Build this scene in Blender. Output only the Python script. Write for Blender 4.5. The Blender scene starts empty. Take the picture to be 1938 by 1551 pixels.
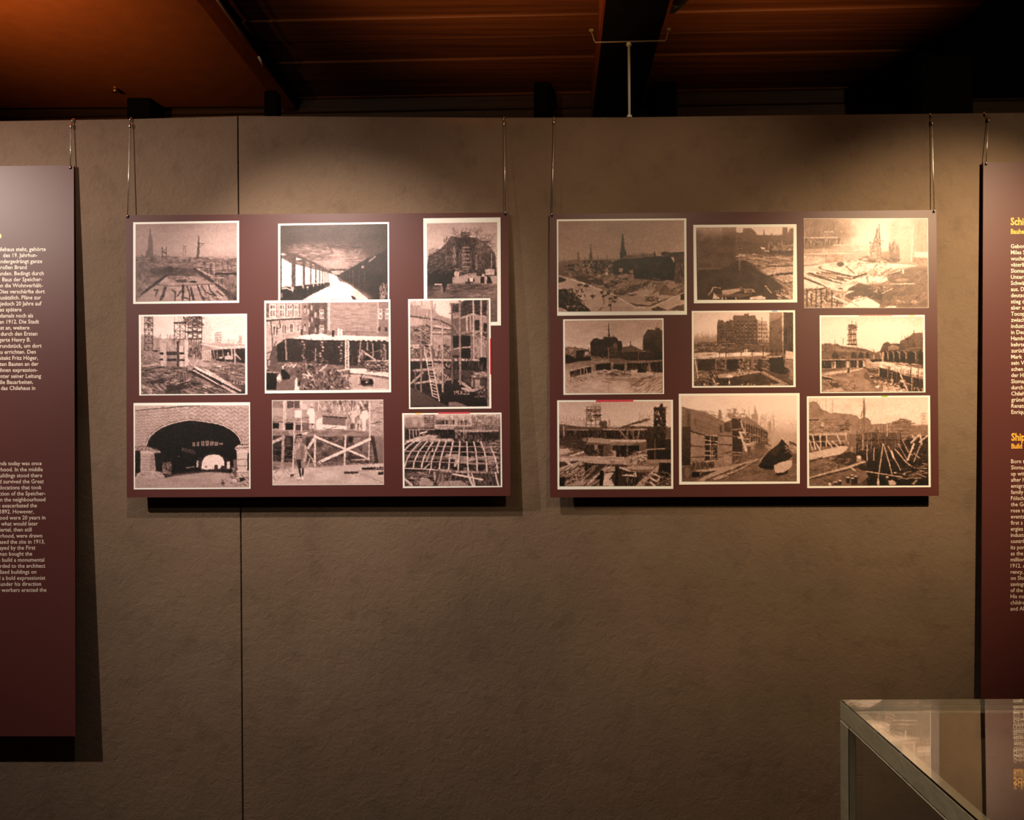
import bpy, math, random
import numpy as np
from mathutils import Vector, Matrix

# ---------------------------------------------------------------- camera, world, lights, exposure
SC = bpy.context.scene
COL = SC.collection
W, H, FPX = 1938, 1551, 1400.0
CAM_D, CAM_Z, ROLL = 2.24, 1.5, math.radians(-0.3)

cam_data = bpy.data.cameras.new('camera')
cam_data.sensor_width = 36.0
cam_data.sensor_fit = 'HORIZONTAL'
cam_data.lens = 36.0 * FPX / W
cam_data.clip_start = 0.01
cam = bpy.data.objects.new('camera', cam_data)
COL.objects.link(cam)
CAM_M = Matrix.Translation((0, -CAM_D, CAM_Z)) @ Matrix.Rotation(math.pi / 2, 4, 'X') @ Matrix.Rotation(ROLL, 4, 'Z')
cam.matrix_world = CAM_M
SC.camera = cam

world = bpy.data.worlds.new('world')
SC.world = world
world.use_nodes = True
world.node_tree.nodes['Background'].inputs[0].default_value = (1.0, 0.72, 0.5, 1)
world.node_tree.nodes['Background'].inputs[1].default_value = 0.006

SC.view_settings.view_transform = 'Standard'
SC.view_settings.look = 'None'
SC.view_settings.exposure = 0.0
SC.view_settings.gamma = 1.0
SC.view_settings.use_curve_mapping = False
SC.cycles.max_bounces = 10
SC.cycles.transmission_bounces = 8
SC.cycles.sample_clamp_indirect = 4.0

def spot(name, pos, aim, watts, color, deg, blend, radius):
    d = bpy.data.lights.new(name, 'SPOT')
    d.energy = watts; d.color = color; d.spot_size = math.radians(deg); d.spot_blend = blend; d.shadow_soft_size = radius
    o = bpy.data.objects.new(name, d); COL.objects.link(o)
    o.location = pos
    o.rotation_euler = (Vector(aim) - Vector(pos)).to_track_quat('-Z', 'Y').to_euler()
    return o

# gallery spots on the ceiling between camera and wall, then added fill lamps for wall, show case and timber ceiling
spot('gallery_spot_or_fill', (-2.45, -1.0, 2.58), (-1.22, 0, 1.44), 195, (1.0, .87, .74), 74, 1.0, .02)
spot('gallery_spot_or_fill', (-0.76, -0.78, 2.58), (-0.46, 0, 1.46), 122, (1.0, .86, .72), 72, 1.0, .02)
spot('gallery_spot_or_fill', (1.80, -1.2, 2.58), (1.25, 0, 1.61), 260, (1.0, .75, .44), 56, 1.0, .02)
spot('gallery_spot_or_fill', (0.55, -1.35, 2.58), (0.36, 0, 1.84), 40, (1.0, .76, .48), 66, 1.0, .03)  # added fill between the spots, brightens the upper centre of the wall
spot('gallery_spot_or_fill', (-0.95, -1.40, 2.58), (-0.75, 0, 2.15), 20, (1.0, .84, .66), 84, 1.0, .03)  # added weak fill, evens out the wall top on the left
spot('gallery_spot_or_fill', (2.05, -1.45, 2.58), (1.85, 0, 2.15), 22, (1.0, .78, .50), 80, 1.0, .03)  # added weak fill for the upper right of the wall
spot('case_edge_fill', (-0.25, -2.05, 2.58), (0.55, -1.75, 1.2), 45, (1.0, .84, .58), 34, .6, .03)  # added lamp that brightens the acrylic edges of the hood
spot('added_ceiling_fill', (-1.70, -0.70, 2.28), (-1.66, -0.38, 2.80), 105, (1.0, .46, .14), 98, 1.0, .05)  # added lamp standing in for room bounce on the left soffit
spot('added_ceiling_fill', (-0.30, -0.75, 2.1), (-0.14, -0.32, 2.83), 95, (1.0, .46, .15), 80, 1.0, .05)  # added fill for the middle planks and the beam's left side
spot('added_ceiling_fill', (0.95, -0.75, 2.1), (0.92, -0.32, 2.83), 84, (1.0, .46, .15), 76, 1.0, .05)  # added fill for the planks right of the beam

# ---------------------------------------------------------------- helpers
def ray(px, py):
    v = Vector(((px - W / 2) / FPX, -(py - H / 2) / FPX, -1.0))
    return CAM_M.translation.copy(), CAM_M.to_3x3() @ v
def at_y(px, py, y):                  # a measured pixel on the vertical plane Y = y
    o, d = ray(px, py); t = (y - o.y) / d.y
    return o + d * t
def at_z(px, py, z):                  # a measured pixel on the level plane Z = z
    o, d = ray(px, py); t = (z - o.z) / d.z
    return o + d * t

ORIGIN = {}
def prop(o, label=None, category=None, group=None, kind=None):
    for k, v in (('label', label), ('category', category), ('group', group), ('kind', kind)):
        if v: o[k] = v
    return o
def thing(name, loc, label, category, group=None):
    o = bpy.data.objects.new(name, None); COL.objects.link(o)
    o.empty_display_size = .05; o.location = loc; ORIGIN[o.name] = Vector(loc)
    return prop(o, label, category, group)
def obj(name, verts, faces, mat, parent=None, origin=None, smooth=False):
    org = ORIGIN[parent.name] if parent else Vector(origin or (0, 0, 0))
    me = bpy.data.meshes.new(name)
    me.from_pydata([tuple(Vector(v) - org) for v in verts], [], faces)
    me.materials.append(mat)
    if smooth: me.polygons.foreach_set('use_smooth', [True] * len(me.polygons))
    me.update()
    o = bpy.data.objects.new(name, me); COL.objects.link(o); ORIGIN[o.name] = org
    if parent: o.parent = parent
    else: o.location = org
    return o
def slab(front, back):                # closed prism between two matching rings
    n = len(front)
    return list(front) + list(back), [tuple(range(n)), tuple(range(2 * n - 1, n - 1, -1))] + [(i, n + i, n + (i + 1) % n, (i + 1) % n) for i in range(n)]
def box(x0, x1, y0, y1, z0, z1):
    return slab([Vector(p) for p in ((x0, y0, z0), (x1, y0, z0), (x1, y0, z1), (x0, y0, z1))], [Vector(p) for p in ((x0, y1, z0), (x1, y1, z0), (x1, y1, z1), (x0, y1, z1))])
def join(*parts):
    V, F = [], []
    for v, f in parts:
        n = len(V); V += list(v); F += [tuple(i + n for i in q) for q in f]
    return V, F
def tube(pts, r, seg=8, cap=True):
    pts = [Vector(p) for p in pts]; V, F = [], []
    rr = r if isinstance(r, (list, tuple)) else [r] * len(pts)
    up = None
    for i, p in enumerate(pts):
        t = (pts[min(i + 1, len(pts) - 1)] - pts[max(i - 1, 0)]).normalized()
        if up is None: up = t.orthogonal().normalized()
        u = (up - t * up.dot(t)).normalized(); up = u; w = t.cross(u)
        V += [p + (u * math.cos(a) + w * math.sin(a)) * rr[i] for a in (2 * math.pi * k / seg for k in range(seg))]
    for i in range(len(pts) - 1):
        for k in range(seg):
            a, b = i * seg + k, i * seg + (k + 1) % seg
            F.append((a, b, b + seg, a + seg))
    if cap: F += [tuple(range(seg - 1, -1, -1)), tuple(range((len(pts) - 1) * seg, len(pts) * seg))]
    return V, F
def bevel(o, w, n=2):
    m = o.modifiers.new('bevel', 'BEVEL'); m.width = w; m.segments = n; m.limit_method = 'ANGLE'; return o

# ---------------------------------------------------------------- materials
def mat(name, col, rough=.6, metal=0., spec=.5):
    m = bpy.data.materials.new(name); m.use_nodes = True
    b = m.node_tree.nodes['Principled BSDF']
    b.inputs['Base Color'].default_value = (*col, 1); b.inputs['Roughness'].default_value = rough
    b.inputs['Metallic'].default_value = metal; b.inputs['Specular IOR Level'].default_value = spec
    return m
class NT:
    def __init__(s, m): s.t = m.node_tree; s.b = s.t.nodes['Principled BSDF']
    def n(s, kind, **kw):
        nd = s.t.nodes.new(kind)
        for k, v in kw.items():
            if k.startswith('_'): setattr(nd, k[1:], v)
            else: nd.inputs[k.replace('__', ' ')].default_value = v
        return nd
    def l(s, a, b): s.t.links.new(a, b)
    def ramp(s, fac, *st):
        r = s.t.nodes.new('ShaderNodeValToRGB'); e = r.color_ramp.elements
        while len(e) < len(st): e.new(.5)
        for q, (p, c) in zip(e, st): q.position = p; q.color = (*c, 1)
        s.l(fac, r.inputs['Fac']); return r.outputs['Color']

def plaster(name):
    m = mat(name, (.15, .11, .08), .8, spec=.25); t = NT(m)
    g = t.n('ShaderNodeNewGeometry')
    big = t.n('ShaderNodeTexNoise', Scale=1.7, Detail=5, Roughness=.6); t.l(g.outputs['Position'], big.inputs['Vector'])
    mid = t.n('ShaderNodeTexNoise', Scale=11, Detail=7, Roughness=.68); t.l(g.outputs['Position'], mid.inputs['Vector'])
    fine = t.n('ShaderNodeTexNoise', Scale=150, Detail=4, Roughness=.65); t.l(g.outputs['Position'], fine.inputs['Vector'])
    lump = t.n('ShaderNodeTexNoise', Scale=42, Detail=4, Roughness=.6, Distortion=.8); t.l(g.outputs['Position'], lump.inputs['Vector'])
    c1 = t.ramp(big.outputs['Fac'], (.30, (.122, .079, .050)), (.52, (.156, .100, .064)), (.72, (.184, .119, .079)))
    c2 = t.ramp(mid.outputs['Fac'], (.32, (.5, .5, .5)), (.48, (1, 1, 1)), (.75, (1.0, 1.0, 1.0)))
    mx = t.n('ShaderNodeMix', _data_type='RGBA', _blend_type='MULTIPLY'); mx.inputs[0].default_value = .4
    t.l(c1, mx.inputs[6]); t.l(c2, mx.inputs[7]); t.l(mx.outputs[2], t.b.inputs['Base Color'])
    ad = t.n('ShaderNodeMath', _operation='MULTIPLY_ADD'); ad.inputs[1].default_value = 2.2
    t.l(lump.outputs['Fac'], ad.inputs[0]); t.l(fine.outputs['Fac'], ad.inputs[2])
    bp = t.n('ShaderNodeBump', Strength=.55, Distance=.0016); t.l(ad.outputs[0], bp.inputs['Height']); t.l(bp.outputs['Normal'], t.b.inputs['Normal'])
    return m
def wood(name, dark, light, axis_scale, rough=.55):
    m = mat(name, light, rough, spec=.3); t = NT(m)
    g = t.n('ShaderNodeNewGeometry'); mp = t.n('ShaderNodeMapping'); mp.inputs['Scale'].default_value = axis_scale; t.l(g.outputs['Position'], mp.inputs['Vector'])
    n1 = t.n('ShaderNodeTexNoise', Scale=1, Detail=6, Roughness=.65, Distortion=.4); t.l(mp.outputs[0], n1.inputs['Vector'])
    oi = t.n('ShaderNodeObjectInfo'); hs = t.n('ShaderNodeHueSaturation')
    rm = t.n('ShaderNodeMapRange'); rm.inputs['To Min'].default_value = .6; rm.inputs['To Max'].default_value = 1.3
    t.l(oi.outputs['Random'], rm.inputs['Value']); t.l(rm.outputs[0], hs.inputs['Value'])
    t.l(t.ramp(n1.outputs['Fac'], (.3, dark), (.7, light)), hs.inputs['Color']); t.l(hs.outputs[0], t.b.inputs['Base Color'])
    bp = t.n('ShaderNodeBump', Strength=.3, Distance=.002); t.l(n1.outputs['Fac'], bp.inputs['Height']); t.l(bp.outputs['Normal'], t.b.inputs['Normal'])
    return m
def laminate(name, col, rough, grain=.04):
    m = mat(name, col, rough, spec=.34); t = NT(m)
    g = t.n('ShaderNodeNewGeometry'); n1 = t.n('ShaderNodeTexNoise', Scale=900, Detail=2); t.l(g.outputs['Position'], n1.inputs['Vector'])
    bp = t.n('ShaderNodeBump', Strength=grain, Distance=.0004); t.l(n1.outputs['Fac'], bp.inputs['Height']); t.l(bp.outputs['Normal'], t.b.inputs['Normal'])
    return m
def printed(name):
    m = mat(name, (.5, .4, .35), .47, spec=.34); t = NT(m)
    a = t.n('ShaderNodeAttribute', _attribute_name='print_tone'); t.l(a.outputs['Color'], t.b.inputs['Base Color']); return m

M = dict(
    plaster=plaster('grey_brown_plaster'),
    gap=mat('dark_backing', (.012, .009, .007), .9),
    plank=wood('red_brown_planks', (.07, .022, .008), (.19, .066, .022), (1.2, 40, 40)),
    rear=wood('brown_rear_planks', (.035, .016, .007), (.09, .042, .017), (2, 40, 60)),
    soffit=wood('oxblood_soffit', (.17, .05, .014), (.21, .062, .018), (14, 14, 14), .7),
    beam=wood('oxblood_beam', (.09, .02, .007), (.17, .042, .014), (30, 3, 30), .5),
    beamdark=mat('blackened_steel_and_soffit_shade', (.0025, .002, .0016), .8, spec=.1),  # also carries the right soffit board's shade in its colour
    steel=mat('pale_zinc', (.60, .56, .46), .5),
    clamp=mat('dull_clamp_steel', (.16, .14, .10), .5),
    wire=mat('wire_steel', (.55, .50, .44), .28, 1.0),
    brass=mat('old_brass', (.55, .30, .10), .4, 1.0),
    black=mat('black_lamp_metal', (.015, .015, .015), .35),
    lens=mat('lamp_glass', (.25, .26, .22), .08),
    board=laminate('maroon_laminate', (.080, .020, .0175), .47),
    edge=mat('board_edge', (.10, .07, .055), .6),
    paper=laminate('white_print_border', (.84, .81, .76), .44),
    printed=printed('printed_photograph'),
    text=mat('pale_lettering', (.80, .66, .56), .4),
    gold=mat('golden_lettering', (.85, .42, .06), .4),
    hole=mat('eyelet_hole', (.006, .004, .004), .9),
    floor=wood('dark_floor', (.035, .025, .018), (.06, .043, .03), (2, 14, 2), .4),
    plinth=mat('plinth_grey', (.20, .17, .14), .6),
)
for k, c in (('red', (.62, .06, .09)), ('pale red', (.78, .22, .18)), ('yellow', (.75, .50, .03)), ('blue', (.30, .36, .55)), ('green', (.28, .55, .04))): M[k] = mat('tab_' + k.replace(' ', '_'), c, .4)
acr = mat('clear_acrylic', (.97, .985, .95), .0, spec=.5)
acr.node_tree.nodes['Principled BSDF'].inputs['Transmission Weight'].default_value = 1.0
acr.node_tree.nodes['Principled BSDF'].inputs['IOR'].default_value = 1.49
M['acrylic'] = acr
ed = mat('polished_acrylic_edge', (.74, .68, .52), .2); t = NT(ed)
t.b.inputs['Transmission Weight'].default_value = .45; t.b.inputs['IOR'].default_value = 1.49
g = t.n('ShaderNodeNewGeometry'); n1 = t.n('ShaderNodeTexNoise', Scale=38, Detail=3, Roughness=.6); t.l(g.outputs['Position'], n1.inputs['Vector'])
bp = t.n('ShaderNodeBump', Strength=.5, Distance=.004); t.l(n1.outputs['Fac'], bp.inputs['Height']); t.l(bp.outputs['Normal'], t.b.inputs['Normal'])
M['acrylic_edge'] = ed
# ---------------------------------------------------------------- printed photographs
# A small painter: every print is drawn with polygons, lines and strokes into a
# grey plane, which later becomes the colour attribute of that print's mesh.
class Print:
    def __init__(s, ox, oy, k, outer, inner, seed):
        s.ox, s.oy, s.k, s.outer, s.inner = ox, oy, k, outer, inner
        xs = inner[0::2]; ys = inner[1::2]
        s.x0, s.y0, s.x1, s.y1 = min(xs) - 4, min(ys) - 4, max(xs) + 4, max(ys) + 4
        s.q = 2.0 / k                               # raster pixels per drawing unit
        s.w = int((s.x1 - s.x0) * s.q) + 2; s.h = int((s.y1 - s.y0) * s.q) + 2
        s.a = np.zeros((s.h, s.w), np.float32)
        s.r = np.random.RandomState(seed)
        s.tabs = []
    def box(s, xa, ya, xb, yb):
        i0 = max(0, int((xa - s.x0) * s.q) - 1); i1 = min(s.w, int((xb - s.x0) * s.q) + 2)
        j0 = max(0, int((ya - s.y0) * s.q) - 1); j1 = min(s.h, int((yb - s.y0) * s.q) + 2)
        if i1 <= i0 or j1 <= j0: return None
        X = (np.arange(i0, i1) + .5) / s.q + s.x0; Y = (np.arange(j0, j1) + .5) / s.q + s.y0
        return slice(j0, j1), slice(i0, i1), X[None, :], Y[:, None]
    def put(s, J, I, m, v):
        t = s.a[J, I]; t += (v - t) * m
    def G(s, *st):                                   # vertical gradient
        Y = (np.arange(s.h) + .5) / s.q + s.y0
        s.a[:] = np.interp(Y, st[0::2], st[1::2])[:, None]
    def GX(s, *st):                                  # horizontal factor
        X = (np.arange(s.w) + .5) / s.q + s.x0
        s.a *= np.interp(X, st[0::2], st[1::2])[None, :]
    def mask(s, p):
        xs, ys = p[0::2], p[1::2]
        b = s.box(min(xs), min(ys), max(xs), max(ys))
        if b is None: return None
        J, I, X, Y = b; m = np.zeros((Y.shape[0], X.shape[1]), bool); n = len(xs)
        for i in range(n):
            xa, ya, xb, yb = xs[i], ys[i], xs[(i + 1) % n], ys[(i + 1) % n]
            if ya == yb: continue
            m ^= ((ya > Y) != (yb > Y)) & (X < (xb - xa) * (Y - ya) / (yb - ya) + xa)
        return J, I, m.astype(np.float32), X, Y
    def P(s, v, *p, a=1., v2=None, soft=0):                  # polygon, optional top-to-bottom blend to v2
        b = s.mask(p)
        if b is None: return
        J, I, m, X, Y = b
        if soft:                                     # hazy outline
            f = np.zeros((s.h, s.w), np.float32); f[J, I] = m; s.a += (v - s.a) * s.blur(s.blur(f, soft), soft) * a; return
        if v2 is not None:
            ys = p[1::2]; v = v + (v2 - v) * np.clip((Y - min(ys)) / (max(ys) - min(ys)), 0, 1)
        s.put(J, I, m * a, v)
    def R(s, v, x0, y0, x1, y1, a=1., v2=None): s.P(v, x0, y0, x1, y0, x1, y1, x0, y1, a=a, v2=v2)
    def C(s, v, cx, cy, rx, ry, a=1., soft=.25):
        b = s.box(cx - rx * 1.3, cy - ry * 1.3, cx + rx * 1.3, cy + ry * 1.3)
        if b is None: return
        J, I, X, Y = b; d = np.sqrt(((X - cx) / rx) ** 2 + ((Y - cy) / ry) ** 2)
        s.put(J, I, np.clip((1 + soft - d) / (2 * soft), 0, 1) * a, v)
    def L(s, v, w, *p, a=1.):                        # polyline of width w
        w = max(w, .8 / s.q)
        for i in range(0, len(p) - 2, 2):
            xa, ya, xb, yb = p[i:i + 4]
            b = s.box(min(xa, xb) - w, min(ya, yb) - w, max(xa, xb) + w, max(ya, yb) + w)
            if b is None: continue
            J, I, X, Y = b; dx, dy = xb - xa, yb - ya; l2 = dx * dx + dy * dy + 1e-6
            t = np.clip(((X - xa) * dx + (Y - ya) * dy) / l2, 0, 1)
            d = np.sqrt((X - xa - t * dx) ** 2 + (Y - ya - t * dy) ** 2)
            s.put(J, I, np.clip((w / 2 - d) * s.q + .5, 0, 1) * a, v)
    def LL(s, v, w, *segs, a=1.):
        for g in segs: s.L(v, w, *g, a=a)
    def N(s, x0, y0, x1, y1, sx, sy, amp, f=.12):    # smooth noise, feathered at the rim
        b = s.box(x0, y0, x1, y1)
        if b is None: return
        J, I, X, Y = b; nx = int((x1 - x0) / sx) + 3; ny = int((y1 - y0) / sy) + 3
        g = s.r.rand(ny, nx).astype(np.float32) * 2 - 1
        u = np.clip((X - x0) / sx, 0, nx - 1.01)[0]; w = np.clip((Y - y0) / sy, 0, ny - 1.01)[:, 0]
        iu = u.astype(int); iw = w.astype(int); fu = (u - iu)[None]; fw = (w - iw)[:, None]
        fu = fu * fu * (3 - 2 * fu); fw = fw * fw * (3 - 2 * fw)
        a = g[iw][:, iu] * (1 - fu) + g[iw][:, iu + 1] * fu; c = g[iw + 1][:, iu] * (1 - fu) + g[iw + 1][:, iu + 1] * fu
        n = a * (1 - fw) + c * fw
        ex = np.minimum(X - x0, x1 - X) / ((x1 - x0) * f + 1e-6); ey = np.minimum(Y - y0, y1 - Y) / ((y1 - y0) * f + 1e-6)
        s.a[J, I] += n * amp * np.clip(np.minimum(ex, ey), 0, 1)
    def S(s, x0, y0, x1, y1, n, l, w, v0, v1, ang=0, jit=180, a=.8):   # scattered strokes
        for _ in range(n):
            x = s.r.uniform(x0, x1); y = s.r.uniform(y0, y1); t = math.radians(ang + s.r.uniform(-jit, jit))
            h = l * s.r.uniform(.35, 1) / 2; c, d = math.cos(t) * h, math.sin(t) * h
            s.L(s.r.uniform(v0, v1), w * s.r.uniform(.6, 1.3), x - c, y - d, x + c, y + d, a=a)
    def T(s, x0, y0, x1, y1, nx, ny, w, v, a=.85, diag=False):         # scaffold lattice
        for i in range(nx):
            x = x0 + (x1 - x0) * i / max(1, nx - 1); s.L(v, w, x, y0, x, y1, a=a)
        for j in range(ny):
            y = y0 + (y1 - y0) * j / max(1, ny - 1); s.L(v, w, x0, y, x1, y, a=a)
            if diag and j < ny - 1:
                yn = y0 + (y1 - y0) * (j + 1) / (ny - 1)
                s.L(v, w * .8, x0, y, x1, yn, a=a * .8); s.L(v, w * .8, x1, y, x0, yn, a=a * .8)
    def D(s, txt, x, y, sz, v=235, a=.85):           # small handwritten date
        gl = {'0': [(0, 0, 4, 0, 4, 6, 0, 6, 0, 0)], '1': [(1, 1, 2, 0, 2, 6)], '2': [(0, 1, 2, 0, 4, 1, 4, 2, 0, 6, 4, 6)],
              '3': [(0, 0, 4, 0, 2, 2.5, 4, 4, 3, 6, 0, 6)], '4': [(3, 6, 3, 0, 0, 4, 4, 4)], '5': [(4, 0, 0, 0, 0, 2.5, 4, 3, 4, 5, 0, 6)],
              '8': [(2, 3, 0, 1.5, 2, 0, 4, 1.5, 2, 3, 0, 4.5, 2, 6, 4, 4.5, 2, 3)], '9': [(4, 2, 0, 3, 0, 0, 4, 0, 4, 6)],
              'X': [(0, 0, 4, 6), (4, 0, 0, 6)], 'I': [(2, 0, 2, 6)], 'V': [(0, 0, 2, 6, 4, 0)], 'M': [(0, 6, 0, 0, 2, 3, 4, 0, 4, 6)], '.': [(0, 5.5, 0, 6)]}
        k = sz / 6.
        for c in txt:
            for g in gl.get(c, []):
                q = [(x + g[i] * k) if i % 2 == 0 else (y + g[i] * k) for i in range(len(g))]
                s.L(v, sz * .17, *q, a=a)
            x += k * (2.2 if c in '.I' else 5.4)
    def blur(s, a, n):
        for ax in (0, 1):
            c = np.cumsum(np.pad(a, [(n + 1, n) if k == ax else (0, 0) for k in (0, 1)], mode='edge'), axis=ax)
            a = (np.take(c, range(2 * n + 1, c.shape[ax]), ax) - np.take(c, range(0, c.shape[ax] - 2 * n - 1), ax)) / (2 * n + 1)
        return a
    def done(s, grain=7, gain=1., con=1.18):
        busy = np.clip(s.blur(np.abs(s.a - s.blur(s.a, 5)), 9) / 26., 0, 1); base = s.a     # fine clutter where the picture is already busy
        s.a = np.zeros_like(base)
        for sx, sy, am in ((1.1, 2.6, 22), (2.8, .9, 22), (1.0, 1.0, 16), (.7, 5., 10)): s.N(s.x0, s.y0, s.x1, s.y1, sx * s.k, sy * s.k, am, 0)
        s.a = base + s.a * busy
        s.N(s.x0, s.y0, s.x1, s.y1, 3.2 * s.k, 2.4 * s.k, 6, 0); s.N(s.x0, s.y0, s.x1, s.y1, 1.3 * s.k, 1.1 * s.k, 9, 0)
        img = s.a; yy, xx = np.mgrid[0:s.h, 0:s.w]          # small domain warp takes the ruler out of the lines
        for cell, amp in ((7 * s.k, .7), (2.2 * s.k, .55)):
            w = []
            for _ in (0, 1):
                s.a = np.zeros_like(img); s.N(s.x0, s.y0, s.x1, s.y1, cell, cell, amp, 0); w.append(s.a)
            xx = xx + w[0]; yy = yy + w[1]
        a = img[np.clip(np.rint(yy), 0, s.h - 1).astype(int), np.clip(np.rint(xx), 0, s.w - 1).astype(int)] + s.r.randn(s.h, s.w) * grain
        for ax in (0, 1):
            a = (np.roll(a, 1, ax) + 2 * a + np.roll(a, -1, ax)) / 4
        s.a = np.clip((152 + (a - 152) * con) * gain, 8, 255)
        return s
    def sample(s, X, Y):
        u = np.clip((X - s.x0) * s.q - .5, 0, s.w - 1.01); w = np.clip((Y - s.y0) * s.q - .5, 0, s.h - 1.01)
        i = u.astype(int); j = w.astype(int); fu = u - i; fw = w - j
        return (s.a[j, i] * (1 - fu) + s.a[j, i + 1] * fu) * (1 - fw) + (s.a[j + 1, i] * (1 - fu) + s.a[j + 1, i + 1] * fu) * fw

def print_harbour():
    p = Print(230, 395, 7.752, (172, 198, 1726, 175, 1726, 1378, 172, 1396), (206, 226, 1692, 204, 1694, 1345, 206, 1362), 1)
    p.G(200, 186, 350, 198, 560, 208, 680, 196, 720, 178, 780, 150, 860, 150, 960, 150, 1360, 178); p.GX(200, .9, 700, .97, 1300, 1.06, 1690, 1.03)
    p.C(228, 1540, 330, 260, 220, a=.35, soft=.8)
    p.N(200, 200, 1700, 700, 200, 60, 5)
    p.P(138, 416, 280, 428, 280, 440, 390, 456, 470, 464, 600, 474, 740, 345, 740, 358, 620, 382, 600, 390, 500, 402, 410, a=.8, v2=112)
    p.P(128, 205, 712, 280, 706, 300, 655, 318, 700, 350, 700, 480, 690, 500, 655, 515, 692, 640, 690, 700, 695, 830, 712, 835, 750, 960, 712, 1080, 705, 1260, 706, 1300, 740, 1500, 740, 1690, 720, 1690, 800, 205, 800, a=.8)
    p.LL(110, 12, (598, 570, 598, 760), (657, 560, 657, 760), (598, 640, 657, 640), (598, 610, 657, 660)); p.LL(150, 9, (908, 540, 905, 750), (938, 540, 938, 750), (905, 548, 940, 548), (905, 610, 938, 570))
    p.P(112, 1125, 430, 1140, 430, 1146, 620, 1138, 740, 1098, 740, 1108, 620); p.LL(110, 9, (1132, 390, 1132, 440), (1130, 515, 1210, 508), (1145, 570, 1200, 515)); p.L(185, 7, 1150, 570, 1190, 540)
    p.R(150, 700, 715, 828, 785, a=.6); p.N(205, 690, 1690, 860, 40, 20, 36); p.S(205, 740, 1690, 850, 170, 60, 10, 80, 205, 0, 12); p.S(205, 740, 1690, 870, 90, 40, 8, 80, 190, 90, 10)
    p.P(92, 430, 890, 640, 860, 1060, 870, 1130, 960, 1020, 1000, 700, 985, 430, 990, a=.85, soft=5); p.C(60, 700, 890, 60, 45, a=.8); p.S(420, 870, 1060, 990, 60, 90, 10, 60, 130, 0, 15)
    p.R(120, 205, 820, 430, 960, a=.45); p.S(205, 830, 430, 1330, 90, 60, 9, 70, 200, 90, 60, a=.6); p.N(205, 930, 480, 1350, 60, 50, 26)
    p.P(118, 1090, 880, 1690, 880, 1690, 1240, 1340, 1010, a=.5); p.S(1150, 790, 1690, 1010, 130, 140, 9, 60, 215, 1, 5); p.S(1200, 780, 1690, 1340, 70, 130, 9, 60, 130, 90, 6, a=.7)
    p.L(40, 22, 1340, 955, 1690, 955); p.R(190, 1345, 790, 1368, 960, a=.8); p.R(60, 1300, 800, 1325, 960, a=.5)
    p.P(184, 480, 1110, 700, 985, 1060, 990, 1300, 1080, 1640, 1345, 210, 1360); p.N(480, 980, 1600, 1360, 90, 40, 20)
    p.P(66, 660, 960, 700, 960, 520, 1110, 380, 1210, 240, 1290, 330, 1200, 460, 1110, 480, 1080); p.P(75, 1040, 870, 1100, 870, 1360, 1060, 1330, 1090, 1090, 930)
    p.P(80, 1340, 1070, 1420, 1110, 1680, 1290, 1680, 1345, 1600, 1320, 1380, 1130); p.L(196, 16, 1110, 880, 1360, 1010, 1500, 1010)
    p.C(55, 880, 1060, 90, 22); p.C(55, 1050, 1070, 55, 15); p.S(700, 990, 1000, 1080, 40, 60, 10, 70, 170, 20, 20)
    p.L(110, 16, 490, 1110, 640, 1130, 880, 1130, 1340, 1100, a=.8)
    p.P(82, 625, 1140, 668, 1140, 625, 1290, 590, 1345, 545, 1345, 590, 1260); p.P(70, 885, 1110, 925, 1110, 910, 1345, 885, 1345); p.P(78, 1000, 1140, 1025, 1140, 1078, 1345, 1035, 1345)
    p.LL(82, 20, (965, 1140, 1000, 1250, 1000, 1345), (1110, 1110, 1180, 1300, 1215, 1310), (1170, 1130, 1230, 1220, 1390, 1280), (1275, 1110, 1300, 1200, 1390, 1280), (1400, 1210, 1500, 1290), (820, 1280, 880, 1200), (880, 1300, 1000, 1320), (480, 1190, 530, 1190, 500, 1280), (740, 1190, 790, 1220, 785, 1340))
    p.P(70, 1540, 1200, 1690, 1230, 1690, 1345, 1560, 1345, a=.6); p.S(1500, 1100, 1690, 1340, 60, 60, 10, 50, 150, 90, 50); p.S(1180, 1250, 1420, 1345, 30, 60, 9, 60, 120, 50, 40)
    p.D('M1833', 1408, 1284, 30)
    return p.done(gain=.87)

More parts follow.
